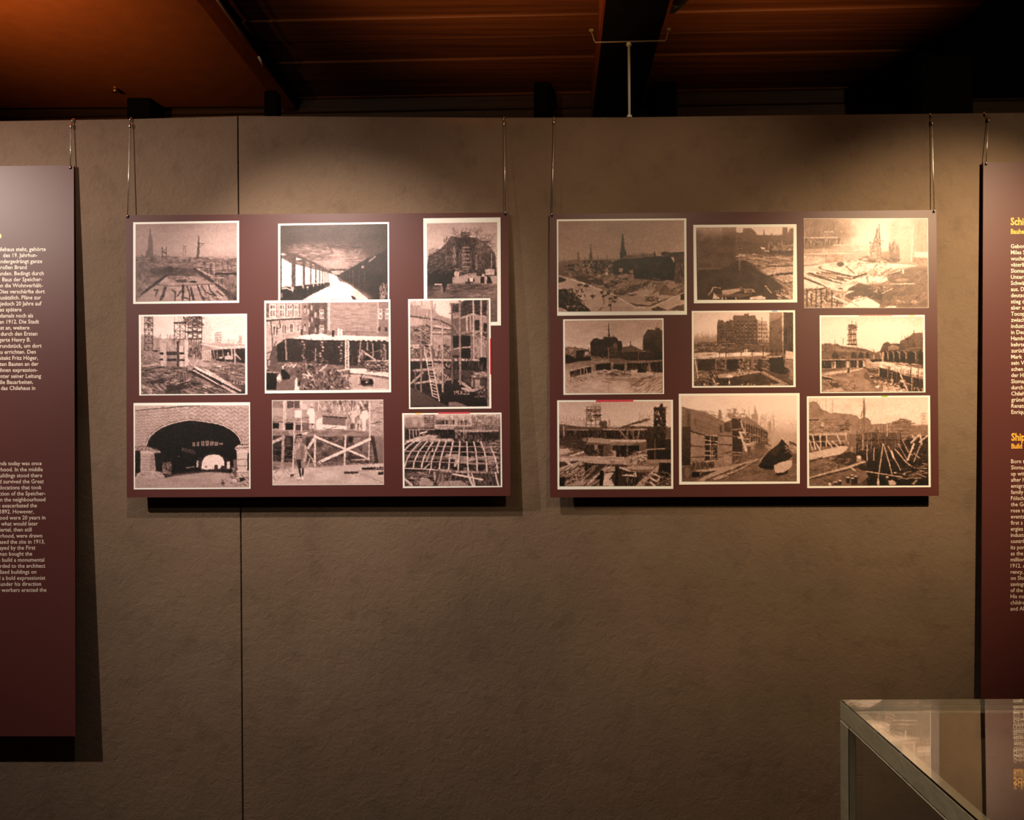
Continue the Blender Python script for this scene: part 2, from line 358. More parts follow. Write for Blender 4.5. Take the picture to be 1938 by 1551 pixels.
def print_tunnel():
    p = Print(500, 400, 7.752, (205, 180, 1832, 155, 1836, 1310, 208, 1330), (236, 206, 1808, 182, 1812, 1320, 236, 1330), 2)
    p.G(190, 88, 420, 92, 520, 100, 640, 110, 800, 120, 1300, 80); p.GX(230, .85, 600, 1.0, 1200, 1.03, 1400, .92, 1810, .78)
    p.N(230, 190, 1810, 520, 220, 90, 8)
    p.P(150, 330, 570, 480, 505, 900, 490, 1280, 560, 1500, 650, 1400, 790, 1250, 840, 950, 850, 700, 740, 480, 640, a=.75, soft=10)
    p.N(300, 460, 1500, 830, 70, 16, 34); p.S(330, 490, 1000, 720, 130, 70, 9, 90, 190, 30, 25, a=.5); p.S(900, 560, 1480, 800, 120, 60, 9, 110, 200, -35, 30, a=.5)
    p.P(186, 700, 730, 1120, 720, 1230, 800, 1240, 840, 940, 850, 840, 800, a=.8, soft=6); p.C(205, 1085, 660, 80, 80, a=.55, soft=.8); p.L(90, 26, 930, 460, 1000, 600, a=.6); p.L(190, 12, 860, 730, 1420, 715, a=.6)
    p.P(66, 1240, 850, 1500, 690, 1812, 560, 1812, 1310, 1500, 1290, 1200, 1040, 1060, 940, v2=54); p.L(190, 22, 1540, 735, 1625, 660, a=.75); p.L(185, 20, 1440, 730, 1490, 680, a=.5); p.C(165, 1445, 815, 22, 20)
    p.P(238, 240, 675, 400, 760, 960, 905, 1060, 950, 1060, 1030, 240, 1150); p.N(240, 680, 560, 1120, 90, 60, 12)
    p.P(100, 240, 580, 470, 620, 700, 730, 960, 870, 985, 910, 840, 850, 640, 770, 470, 720, 240, 670); p.P(205, 250, 610, 330, 630, 300, 645, 250, 640); p.P(228, 470, 680, 560, 700, 520, 715, 470, 710); p.P(220, 610, 735, 670, 755, 640, 765); p.P(210, 700, 765, 745, 785, 710, 790)
    for x, w, y in ((432, 60, 1120), (583, 38, 1080), (684, 22, 1060), (758, 18, 1050), (815, 16, 1045), (858, 12, 1040), (892, 9, 1035), (922, 7, 1030), (945, 6, 1030)):
        p.R(92, x - w / 2, 690 + max(0, x - 480) * .42, x + w / 2, y)
    p.P(58, 240, 1120, 440, 1100, 600, 1075, 960, 1040, 980, 1085, 720, 1200, 540, 1300, 250, 1310)
    for x, y, r in ((330, 1140, 70), (510, 1110, 50), (590, 1130, 40), (680, 1100, 36), (750, 1085, 28), (805, 1075, 22), (855, 1065, 18)):
        p.C(46, x, y + 50, r * 1.1, r * 1.2, a=.8); p.P(218, x + r * .8, y - 30, x + r * 1.5, y - 40, x + r * 1.3, y + r * .9, a=.8)
    p.L(226, 14, 250, 1135, 330, 1125, 410, 1160); p.R(46, 236, 640, 254, 1300); p.C(200, 255, 1230, 18, 40, a=.6)
    p.P(250, 985, 940, 1060, 940, 1100, 1020, 1230, 1060, 1400, 1180, 1530, 1290, 560, 1300, 720, 1210, 970, 1090, 960, 1000); p.P(205, 1230, 1060, 1420, 1170, 1620, 1290, 1340, 1290, 1250, 1160, a=.7, soft=8); p.C(255, 1100, 1150, 150, 90, a=.6, soft=.7)
    p.P(200, 600, 1280, 800, 1240, 960, 1270, 900, 1305, 600, 1305, a=.5); p.P(70, 1270, 1235, 1300, 1235, 1360, 1292, 1300, 1292); p.P(195, 985, 870, 1200, 865, 1100, 925, 1000, 930, a=.9); p.P(90, 940, 845, 1200, 845, 1260, 860, 1190, 870, 980, 870)
    for x in (1110, 1130, 1160, 1200, 1250, 1300, 1390, 1470): p.L(150, 6, x, 860 + (x - 1100) * .02, x, 1050 + (x - 1100) * .2, a=.45)
    p.S(1700, 1080, 1800, 1290, 40, 80, 14, 90, 200, 90, 25); p.S(990, 1020, 1230, 1080, 30, 30, 7, 150, 220, 90, 20, a=.5)
    p.N(1250, 600, 1812, 1300, 120, 120, 7)
    return p.done()

def print_ship_prow():
    p = Print(760, 400, 7.05, (290, 92, 1320, 80, 1326, 1520, 300, 1530), (337, 158, 1275, 142, 1276, 1470, 344, 1480), 3)
    p.G(140, 186, 400, 198, 700, 196, 900, 165, 970, 130, 1150, 105, 1470, 112); p.N(340, 150, 1270, 600, 120, 90, 8)
    p.P(96, 355, 640, 360, 600, 520, 500, 600, 420, 660, 330, 740, 335, 760, 350, 720, 880, 345, 880, 340, 720, v2=50)
    p.P(78, 700, 360, 850, 330, 1000, 360, 1020, 800, 700, 880, v2=60); p.P(112, 1000, 350, 1080, 390, 1180, 470, 1250, 570, 1270, 860, 1000, 860, v2=70)
    p.P(150, 760, 310, 790, 280, 900, 270, 960, 320, 870, 335, 760, 340, a=.8); p.T(800, 285, 900, 325, 5, 2, 16, 70)
    p.S(680, 235, 1060, 340, 90, 70, 6, 90, 160, 90, 50, a=.6); p.S(960, 300, 1250, 560, 150, 70, 6, 80, 190, -50, 50, a=.6); p.S(1080, 390, 1180, 440, 10, 80, 8, 60, 110, -15, 20)
    p.S(360, 500, 720, 780, 330, 50, 6, 40, 175, -33, 22, a=.55); p.S(560, 340, 720, 700, 170, 60, 6, 40, 180, 90, 25, a=.5); p.S(720, 380, 1010, 800, 240, 80, 7, 30, 150, 90, 20, a=.6)
    for y in (480, 525, 575, 630, 680, 740): p.L(190, 12, 815, y, 905, y, a=.7)
    p.S(690, 440, 720, 700, 20, 50, 10, 120, 190, 90, 20); p.L(170, 40, 822, 500, 830, 740, a=.4); p.T(770, 560, 930, 780, 6, 3, 8, 150, a=.5)
    p.L(180, 26, 1000, 590, 1000, 770, a=.6); p.S(1000, 560, 1260, 760, 120, 60, 7, 40, 150, 90, 30, a=.6); p.S(720, 760, 1060, 850, 60, 60, 9, 50, 190, 0, 40)
    p.P(46, 345, 790, 690, 790, 690, 960, 600, 970, 560, 980, 345, 1000); p.S(345, 760, 680, 830, 60, 50, 9, 40, 120, -20, 30)
    p.R(172, 680, 880, 1050, 960); p.R(182, 1050, 870, 1272, 985); p.S(680, 880, 1050, 955, 20, 80, 5, 140, 200, 90, 4, a=.6); p.R(190, 705, 800, 765, 875); p.R(202, 1115, 770, 1240, 848); p.S(1125, 780, 1230, 835, 20, 60, 5, 150, 180, 0, 3); p.L(200, 9, 1200, 560, 1200, 770)
    p.P(50, 690, 800, 710, 800, 700, 880, 680, 880); p.P(44, 1055, 870, 1105, 870, 1110, 960, 1050, 960); p.P(52, 1145, 860, 1180, 870, 1215, 960, 1140, 965); p.P(56, 850, 930, 880, 940, 890, 900, 905, 900, 910, 960, 850, 962); p.L(60, 20, 895, 900, 898, 985); p.C(50, 963, 915, 12, 30); p.C(200, 1090, 852, 20, 18); p.P(225, 905, 900, 930, 890, 960, 880, 950, 930, 910, 935); p.R(60, 900, 940, 950, 955)
    p.P(128, 440, 965, 1272, 965, 1272, 1020, 440, 1100, a=.85); p.P(70, 640, 985, 1000, 970, 1190, 1000, 1000, 1070, 850, 1110, 700, 1110, 600, 1040, a=.85, soft=6); p.P(56, 345, 960, 480, 960, 540, 1000, 480, 1080, 345, 1110, a=.8, soft=6); p.P(205, 440, 968, 545, 968, 520, 982, 440, 980)
    p.P(158, 880, 1120, 1272, 1020, 1272, 1180, 1000, 1180, 720, 1160, a=.7, soft=7); p.S(345, 1000, 1272, 1180, 130, 200, 10, 60, 165, -8, 6, a=.5)
    p.R(38, 540, 940, 605, 1000); p.P(36, 545, 985, 600, 985, 578, 1080, 562, 1080); p.N(345, 960, 1272, 1470, 120, 30, 14)
    p.R(118, 1185, 1180, 1276, 1470, v2=100); p.S(1190, 1150, 1272, 1460, 60, 90, 8, 90, 150, -12, 8, a=.5)
    return p.done()

def print_lattice_towers():
    p = Print(240, 580, 7.752, (177, 122, 1764, 104, 1770, 1290, 184, 1303), (205, 146, 1735, 128, 1738, 1276, 210, 1286), 4)
    p.G(130, 226, 450, 232, 560, 222, 620, 180, 760, 150, 900, 140, 1280, 128); p.N(210, 140, 1730, 560, 200, 100, 6)
    p.P(150, 210, 420, 260, 400, 400, 420, 460, 470, 660, 470, 850, 470, 1100, 520, 1240, 590, 1240, 700, 210, 700, a=.75); p.N(210, 400, 900, 720, 60, 50, 28); p.P(168, 1100, 540, 1400, 540, 1730, 560, 1730, 600, 1100, 600, a=.7)
    p.S(210, 420, 1100, 720, 200, 80, 9, 80, 210, 90, 15, a=.55)
    p.T(262, 150, 380, 640, 2, 6, 11, 75, diag=True); p.S(262, 150, 380, 330, 30, 60, 9, 60, 130, 40, 60); p.L(90, 7, 322, 180, 322, 640)
    p.T(700, 235, 856, 480, 3, 3, 12, 85, diag=True); p.L(64, 26, 700, 240, 860, 232); p.T(700, 480, 780, 620, 2, 2, 9, 100, diag=True)
    p.T(900, 150, 1100, 470, 4, 5, 13, 66, diag=True); p.S(830, 135, 1110, 290, 110, 70, 10, 40, 130, 30, 50); p.L(64, 22, 860, 372, 1100, 368); p.L(110, 12, 870, 480, 1100, 480); p.T(915, 480, 1090, 640, 6, 2, 11, 86)
    for x in (1135, 1165, 1195, 1220): p.L(176, 5, x, 180 + (x - 1135) * .5, x, 530)
    for x in (700, 765, 800): p.L(120, 5, x, 140, x, 240)
    p.T(1300, 380, 1380, 530, 4, 5, 7, 128); p.T(1650, 430, 1680, 560, 3, 4, 8, 140); p.S(1120, 480, 1640, 560, 40, 50, 5, 150, 190, 90, 5)
    p.R(196, 490, 530, 580, 880); p.R(186, 600, 560, 730, 680, a=.5); p.R(204, 775, 570, 832, 880); p.R(208, 845, 480, 905, 900); p.R(72, 735, 500, 768, 880); p.R(70, 905, 600, 1090, 740, a=.75)
    for a, b, c, d in ((480, 670, 540, 705), (580, 660, 735, 715), (770, 670, 840, 700), (480, 765, 530, 790), (585, 765, 730, 800), (770, 770, 850, 800), (380, 640, 460, 665)): p.R(60, a, b, c, d)
    p.S(900, 560, 1100, 760, 70, 70, 10, 50, 210, 90, 25); p.R(216, 1100, 610, 1240, 800, a=.8); p.T(1120, 620, 1240, 800, 5, 2, 12, 110, a=.6)
    p.P(216, 1090, 555, 1240, 590, 1380, 620, 1735, 600, 1735, 575, 1380, 590, 1240, 560, 1090, 540); p.P(52, 1240, 640, 1735, 610, 1735, 830, 1330, 800, 1260, 760, a=.92); p.LL(150, 14, (1270, 650, 1300, 780), (1325, 630, 1325, 760), (1410, 640, 1415, 740)); p.LL(190, 22, (1535, 615, 1545, 760), (1580, 615, 1590, 830), (1590, 690, 1665, 770))
    p.P(205, 1430, 730, 1500, 710, 1560, 740, 1550, 780, 1440, 770); p.P(190, 1345, 740, 1410, 730, 1400, 765, 1350, 765); p.C(215, 1485, 690, 10, 22)
    p.P(176, 910, 770, 1050, 770, 1140, 820, 1260, 830, 1400, 840, 1420, 880, 1300, 900, 1060, 880, 960, 890, a=.9); p.LL(205, 14, (910, 790, 960, 880), (1050, 770, 990, 860), (960, 850, 960, 940)); p.N(1050, 790, 1330, 890, 40, 25, 18); p.P(228, 1330, 870, 1390, 860, 1400, 885, 1340, 900)
    p.R(110, 210, 880, 1735, 1280, a=.55); p.S(210, 660, 480, 860, 120, 60, 9, 60, 220, 0, 60, a=.7); p.L(210, 20, 215, 885, 440, 840); p.P(70, 470, 870, 900, 900, 900, 940, 640, 930, a=.8)
    p.S(210, 880, 1000, 1060, 190, 130, 10, 40, 205, 6, 16); p.S(1000, 860, 1735, 1060, 150, 180, 9, 50, 205, 10, 8); p.N(210, 900, 1735, 1280, 70, 40, 30)
    p.P(50, 210, 1120, 420, 1080, 700, 1040, 900, 1100, 1120, 1130, 900, 1200, 560, 1250, 600, 1120, 300, 1150, a=.75); p.S(210, 1130, 560, 1285, 120, 80, 12, 60, 225, 30, 15); p.S(560, 1060, 900, 1150, 50, 80, 10, 80, 225, -20, 15); p.P(55, 560, 1240, 780, 1190, 800, 1280, 560, 1280, a=.6)
    p.S(860, 1150, 1430, 1280, 110, 110, 11, 50, 215, 22, 14); p.S(700, 960, 880, 1060, 26, 110, 9, 50, 190, 90, 6)
    p.P(60, 900, 960, 1000, 890, 1735, 1230, 1735, 1276, 1560, 1276, a=.9); p.P(222, 985, 870, 1040, 890, 1440, 1095, 1410, 1112, 1000, 910); p.P(212, 940, 925, 1000, 935, 1350, 1130, 1330, 1142); p.P(208, 1100, 900, 1200, 930, 1690, 1235, 1660, 1245, 1390, 1110, a=.95); p.P(190, 1340, 1140, 1420, 1150, 1640, 1272, 1560, 1274)
    p.P(46, 1450, 1060, 1735, 1120, 1735, 1230, 1560, 1130, a=.5); p.S(1480, 860, 1735, 1000, 40, 120, 10, 40, 160, 0, 25); p.LL(150, 10, (1430, 770, 1510, 890), (1500, 900, 1500, 960)); p.D('4.XI.22', 1555, 1098, 40)
    return p.done()

def print_courtyard():
    p = Print(490, 560, 7.454, (78, 66, 1856, 48, 1866, 1358, 86, 1374), (100, 100, 1828, 82, 1834, 1318, 104, 1332), 5)
    p.G(80, 168, 560, 160, 640, 100, 1000, 110, 1340, 140)
    p.P(186, 100, 90, 600, 90, 620, 320, 600, 560, 380, 590, 370, 660, 190, 720, 150, 960, 100, 1080); p.N(100, 340, 600, 900, 50, 40, 16); p.R(120, 100, 95, 145, 300)
    for i, x in enumerate((150, 290, 400, 500)):
        w = 90 - i * 10; p.R(232, x, 118, x + w, 300 - i * 4); p.R(90, x + 8, 130, x + w * .42, 180, a=.85); p.R(120, x + w * .55, 130, x + w - 14, 180, a=.8); p.R(130, x + 8, 200, x + w * .42, 285, a=.8); p.R(120, x + w * .55, 200, x + w - 14, 285, a=.7); p.R(110, x + w, 110, x + w + 16, 296, a=.6)
    p.P(90, 100, 335, 600, 305, 605, 330, 260, 345, 100, 362); p.P(220, 100, 315, 620, 295, 620, 305, 100, 330)
    for x, y, w, h in ((195, 430, 75, 130), (325, 415, 62, 115), (435, 400, 50, 110), (530, 395, 44, 100)):
        p.R(236, x - 6, y - 8, x + w + 6, y + h + 8, a=.8); p.R(84, x + 4, y, x + w * .42, y + h, v2=150); p.R(100, x + w * .55, y, x + w - 4, y + h, v2=150)
    p.LL(90, 14, (165, 350, 185, 540, 190, 720), (290, 350, 310, 450, 270, 460), (245, 640, 190, 760, 150, 900, 110, 900), (110, 810, 190, 780), (120, 900, 125, 1010)); p.P(150, 610, 90, 780, 90, 780, 540, 600, 550)
    p.P(112, 700, 90, 960, 90, 960, 530, 700, 540); p.N(600, 90, 960, 540, 40, 30, 18); p.R(84, 780, 320, 860, 440, a=.6)
    for x, y in ((640, 140), (640, 400), (690, 160), (735, 100), (740, 270), (700, 340), (790, 200), (790, 420)):
        p.R(220, x - 4, y, x + 20, y + 100, a=.7); p.R(70, x + 2, y - 10, x + 22, y + 30, a=.8)
    for y in (190, 410):
        p.R(238, 858, y, 916, y + 130); p.R(80, 866, y + 6, 882, y + 45); p.R(90, 892, y + 6, 910, y + 45); p.R(110, 866, y + 58, 882, y + 118); p.R(110, 892, y + 58, 910, y + 118)
    p.P(172, 985, 82, 1690, 82, 1670, 510, 985, 500); p.N(985, 82, 1680, 500, 90, 12, 18); p.S(985, 90, 1680, 490, 200, 90, 5, 150, 205, 2, 6, a=.4); p.R(226, 975, 90, 1000, 480, a=.8); p.R(214, 1672, 90, 1690, 520, a=.7); p.R(150, 1690, 82, 1830, 560)
    for x in (1690, 1785):
        p.R(240, x, 180, x + 48, 325); p.R(100, x + 8, 190, x + 18, 240); p.R(110, x + 28, 190, x + 40, 240); p.R(120, x + 8, 260, x + 18, 312); p.R(120, x + 28, 260, x + 40, 312); p.R(84, x - 8, 440, x + 24, 500)
    p.LL(110, 6, (1180, 500, 1650, 510), (1380, 500, 1380, 580))
    p.P(70, 390, 590, 560, 600, 1834, 640, 1834, 960, 1220, 980, 560, 930, 260, 930, 250, 690); p.P(60, 255, 690, 370, 650, 380, 900, 260, 900)
    p.P(246, 480, 600, 600, 560, 700, 545, 900, 535, 1000, 560, 1180, 555, 1834, 575, 1834, 640, 1560, 640, 1200, 625, 780, 622); p.P(205, 320, 605, 520, 560, 700, 540, 480, 600, a=.8)
    for i in range(17): p.C(70, 600 + i * 73, 636 + (i % 3) * 3, 28, 16)
    p.S(320, 640, 1830, 960, 190, 130, 8, 30, 120, 90, 5, a=.55)
    p.L(180, 22, 375, 620, 390, 900, a=.8); p.L(190, 12, 798, 740, 800, 920); p.LL(130, 8, (720, 760, 870, 860), (1430, 760, 1640, 900)); p.L(200, 26, 1450, 770, 1650, 905); p.LL(180, 16, (1435, 650, 1405, 970), (1530, 650, 1530, 760), (1605, 670, 1610, 860), (1780, 740, 1790, 930)); p.L(150, 10, 1540, 810, 1690, 770)
    for x in (635, 880, 1150):
        for j in range(8): p.C(p.r.uniform(110, 215), x + p.r.uniform(-22, 22), 650 + j * 38 + p.r.uniform(-10, 10), 18, 14, a=.8)
    p.S(1400, 780, 1500, 950, 26, 50, 14, 100, 215, 60, 60); p.S(1700, 680, 1780, 900, 24, 60, 16, 90, 180, 80, 50)
    p.R(235, 1215, 630, 1272, 1030)
    for j in range(19): p.R(76, 1228, 640 + j * 20.5, 1260, 650 + j * 20.5)
    p.P(140, 260, 935, 560, 930, 1220, 980, 1100, 1060, 560, 1000, 250, 960, a=.85); p.S(560, 900, 1000, 1010, 80, 70, 12, 40, 180, 0, 40); p.P(236, 1050, 1050, 1280, 1020, 1480, 1020, 1834, 1080, 1834, 1140, 1500, 1100, 1180, 1080); p.P(196, 1180, 1110, 1500, 1100, 1834, 1170, 1834, 1310, 1300, 1320, 1250, 1200); p.L(110, 10, 1200, 1080, 1500, 1110, 1834, 1175, a=.7); p.L(120, 9, 1600, 1130, 1834, 1150)
    p.P(84, 1500, 920, 1560, 900, 1834, 920, 1834, 1080, 1520, 1040, 1480, 980); p.S(1490, 900, 1834, 1070, 150, 40, 14, 40, 215, 0, 40); p.L(215, 16, 1530, 912, 1830, 912, a=.7)
    p.P(120, 150, 960, 330, 960, 420, 1020, 480, 1130, 640, 1080, 900, 1040, 1100, 1060, 1250, 1200, 1300, 1300, 560, 1330, 520, 1160, a=.9); p.N(340, 980, 1300, 1330, 40, 30, 30); p.S(560, 1040, 1300, 1310, 330, 45, 16, 40, 215, 0, 90); p.S(340, 960, 620, 1000, 14, 60, 12, 200, 240, -35, 10); p.S(560, 960, 900, 1040, 30, 60, 14, 50, 200, 0, 50)
    p.L(216, 16, 850, 1056, 960, 975); p.L(228, 16, 620, 1108, 740, 1124); p.L(220, 16, 680, 1070, 735, 1120); p.P(50, 330, 1010, 440, 1120, 440, 1170, 340, 1180, 310, 1080); p.L(235, 14, 338, 990, 340, 1030)
    p.P(52, 105, 1080, 255, 1085, 245, 1320, 105, 1320); p.P(176, 105, 1060, 290, 1070, 255, 1090, 105, 1080); p.P(226, 250, 1150, 300, 1080, 320, 1200, 280, 1230); p.R(130, 270, 1180, 500, 1330, a=.5); p.P(245, 500, 1330, 520, 1150, 540, 1150, 545, 1270, 570, 1280, 570, 1330)
    p.P(190, 1280, 1180, 1460, 1130, 1440, 1250, 1300, 1310, a=.5); p.P(48, 1420, 1150, 1600, 1170, 1600, 1250, 1440, 1240); p.P(120, 1430, 1145, 1590, 1190, 1580, 1210, 1430, 1190); p.C(46, 1500, 1230, 60, 40); p.C(46, 1580, 1220, 36, 40); p.L(50, 12, 1460, 1100, 1440, 1160); p.P(84, 1390, 1250, 1600, 1280, 1620, 1255, 1440, 1225, a=.6); p.C(200, 1520, 1215, 18, 12)
    p.R(60, 1030, 480, 1062, 575); p.C(190, 1050, 470, 16, 16); p.R(250, 1108, 460, 1140, 560); p.R(245, 1150, 470, 1180, 570); p.R(80, 590, 470, 618, 550); p.LL(90, 16, (700, 480, 715, 545), (820, 460, 820, 530)); p.P(236, 1300, 1310, 1834, 1300, 1834, 1330, 1300, 1330, a=.7)
    return p.done(gain=.96, con=1.28)

def print_timber_frame():
    p = Print(760, 555, 6.743, (84, 74, 1134, 62, 1146, 1468, 96, 1476), (108, 90, 1112, 84, 1118, 1440, 112, 1452), 6)
    p.G(80, 216, 200, 210, 300, 190, 450, 150, 800, 110, 1100, 80, 1450, 70)
    p.P(168, 108, 150, 240, 150, 260, 200, 430, 200, 440, 260, 620, 330, 620, 480, 108, 480, v2=150, a=.85); p.P(228, 400, 100, 620, 90, 630, 320, 480, 280, 420, 200); p.S(110, 120, 440, 380, 80, 110, 9, 130, 205, 90, 8, a=.6); p.P(196, 110, 310, 270, 330, 280, 410, 110, 410, a=.7)
    p.P(66, 640, 160, 820, 84, 1118, 84, 1118, 300, 900, 250, 740, 310, 640, 250); p.S(640, 100, 1110, 280, 60, 120, 9, 30, 130, -18, 14); p.P(158, 640, 250, 740, 240, 760, 300, 650, 350, a=.8); p.S(640, 240, 760, 320, 24, 50, 9, 80, 205, 90, 20); p.C(216, 680, 100, 60, 28, a=.7)
    p.P(112, 640, 330, 920, 250, 920, 520, 640, 560); p.P(178, 740, 310, 920, 245, 930, 270, 750, 330); p.P(166, 920, 270, 1118, 310, 1118, 820, 920, 820); p.R(56, 935, 340, 995, 470); p.R(52, 1045, 380, 1112, 490); p.S(930, 500, 1112, 590, 24, 60, 12, 50, 90, 6, 4); p.S(930, 600, 1112, 820, 50, 90, 12, 80, 205, 90, 20, a=.6)
    p.P(150, 740, 500, 920, 465, 920, 495, 740, 525); p.R(44, 655, 540, 870, 820); p.R(40, 760, 540, 880, 670); p.P(172, 655, 700, 900, 670, 900, 695, 655, 722); p.R(140, 655, 720, 740, 790, a=.7); p.R(42, 760, 700, 880, 830)
    p.P(172, 290, 520, 400, 480, 630, 540, 630, 800, 400, 800, 300, 620, a=.8); p.N(280, 480, 640, 800, 50, 40, 26); p.R(140, 110, 420, 380, 660, a=.6); p.S(110, 410, 380, 640, 90, 70, 11, 40, 190, 10, 50); p.P(80, 260, 600, 360, 660, 250, 660)
    p.LL(80, 16, (110, 290, 480, 340, 640, 420)); p.LL(198, 22, (400, 410, 640, 450), (110, 665, 360, 660), (400, 500, 560, 500), (110, 690, 220, 690)); p.LL(84, 12, (400, 440, 640, 470), (400, 520, 640, 520)); p.LL(150, 12, (280, 270, 380, 360), (440, 270, 520, 400), (640, 360, 720, 510), (560, 560, 620, 640))
    p.S(110, 660, 640, 830, 130, 70, 14, 40, 200, 60, 60); p.R(40, 110, 870, 1100, 980, a=.75); p.P(196, 110, 835, 990, 840, 990, 862, 110, 864); p.R(120, 110, 800, 640, 830, a=.6)
    p.R(42, 112, 1000, 540, 1440, a=.55); p.P(168, 410, 880, 520, 900, 500, 1150, 430, 1160, a=.95); p.S(400, 880, 640, 1150, 60, 60, 14, 60, 215, 80, 60); p.LL(176, 26, (160, 985, 540, 950), (170, 1150, 420, 1110), (120, 1150, 270, 1010)); p.LL(120, 16, (175, 980, 180, 1220))
    p.P(58, 560, 1120, 720, 1090, 1000, 1240, 1118, 1440, 470, 1440, 520, 1250, v2=44); p.P(96, 112, 1200, 250, 1250, 470, 1380, 600, 1440, 112, 1448, v2=84); p.P(150, 600, 1390, 700, 1380, 850, 1440, 600, 1440, a=.8)
    p.R(36, 1000, 820, 1100, 1000); p.S(660, 860, 1100, 1120, 70, 110, 14, 30, 110, 90, 20); p.S(940, 1010, 1100, 1070, 30, 50, 14, 110, 225, 0, 40); p.P(196, 890, 1040, 1000, 1080, 1000, 1200, 890, 1200, a=.7); p.R(46, 915, 1080, 930, 1230)
    p.LL(176, 36, (740, 1120, 880, 1220), (780, 1215, 900, 1240), (910, 1240, 1040, 1190)); p.S(940, 1180, 1060, 1330, 40, 40, 9, 60, 205, 0, 60); p.P(60, 720, 1060, 1100, 1080, 1090, 1110, 720, 1080, a=.7)
    for x, w, v, ya, yb in ((245, 20, 150, 415, 1250), (378, 26, 186, 90, 700), (392, 18, 140, 700, 900), (520, 22, 176, 400, 1250), (640, 20, 118, 150, 1140), (742, 24, 150, 90, 1160), (915, 24, 186, 90, 820), (1015, 24, 190, 90, 800), (890, 20, 130, 560, 840), (830, 22, 190, 300, 470), (878, 20, 180, 280, 470), (1100, 24, 150, 90, 1430)):
        p.L(v, w, x, ya, x + 6, yb); p.L(62, 5, x + w / 2 + 3, ya, x + w / 2 + 9, yb, a=.6)
    p.L(210, 16, 312, 800, 395, 1310); p.L(210, 16, 376, 800, 482, 1370)
    for j in range(14): t = j / 13.; p.L(200, 12, 318 + 80 * t, 830 + 480 * t, 384 + 94 * t, 820 + 520 * t)
    p.LL(200, 16, (290, 690, 300, 800), (360, 690, 380, 800)); p.L(120, 30, 385, 680, 420, 780); p.D('19.X.22', 664, 1245, 40)
    p.tabs = [(1126, 575, 1140, 575, 1142, 1032, 1128, 1032, 'red')]
    return p.done()

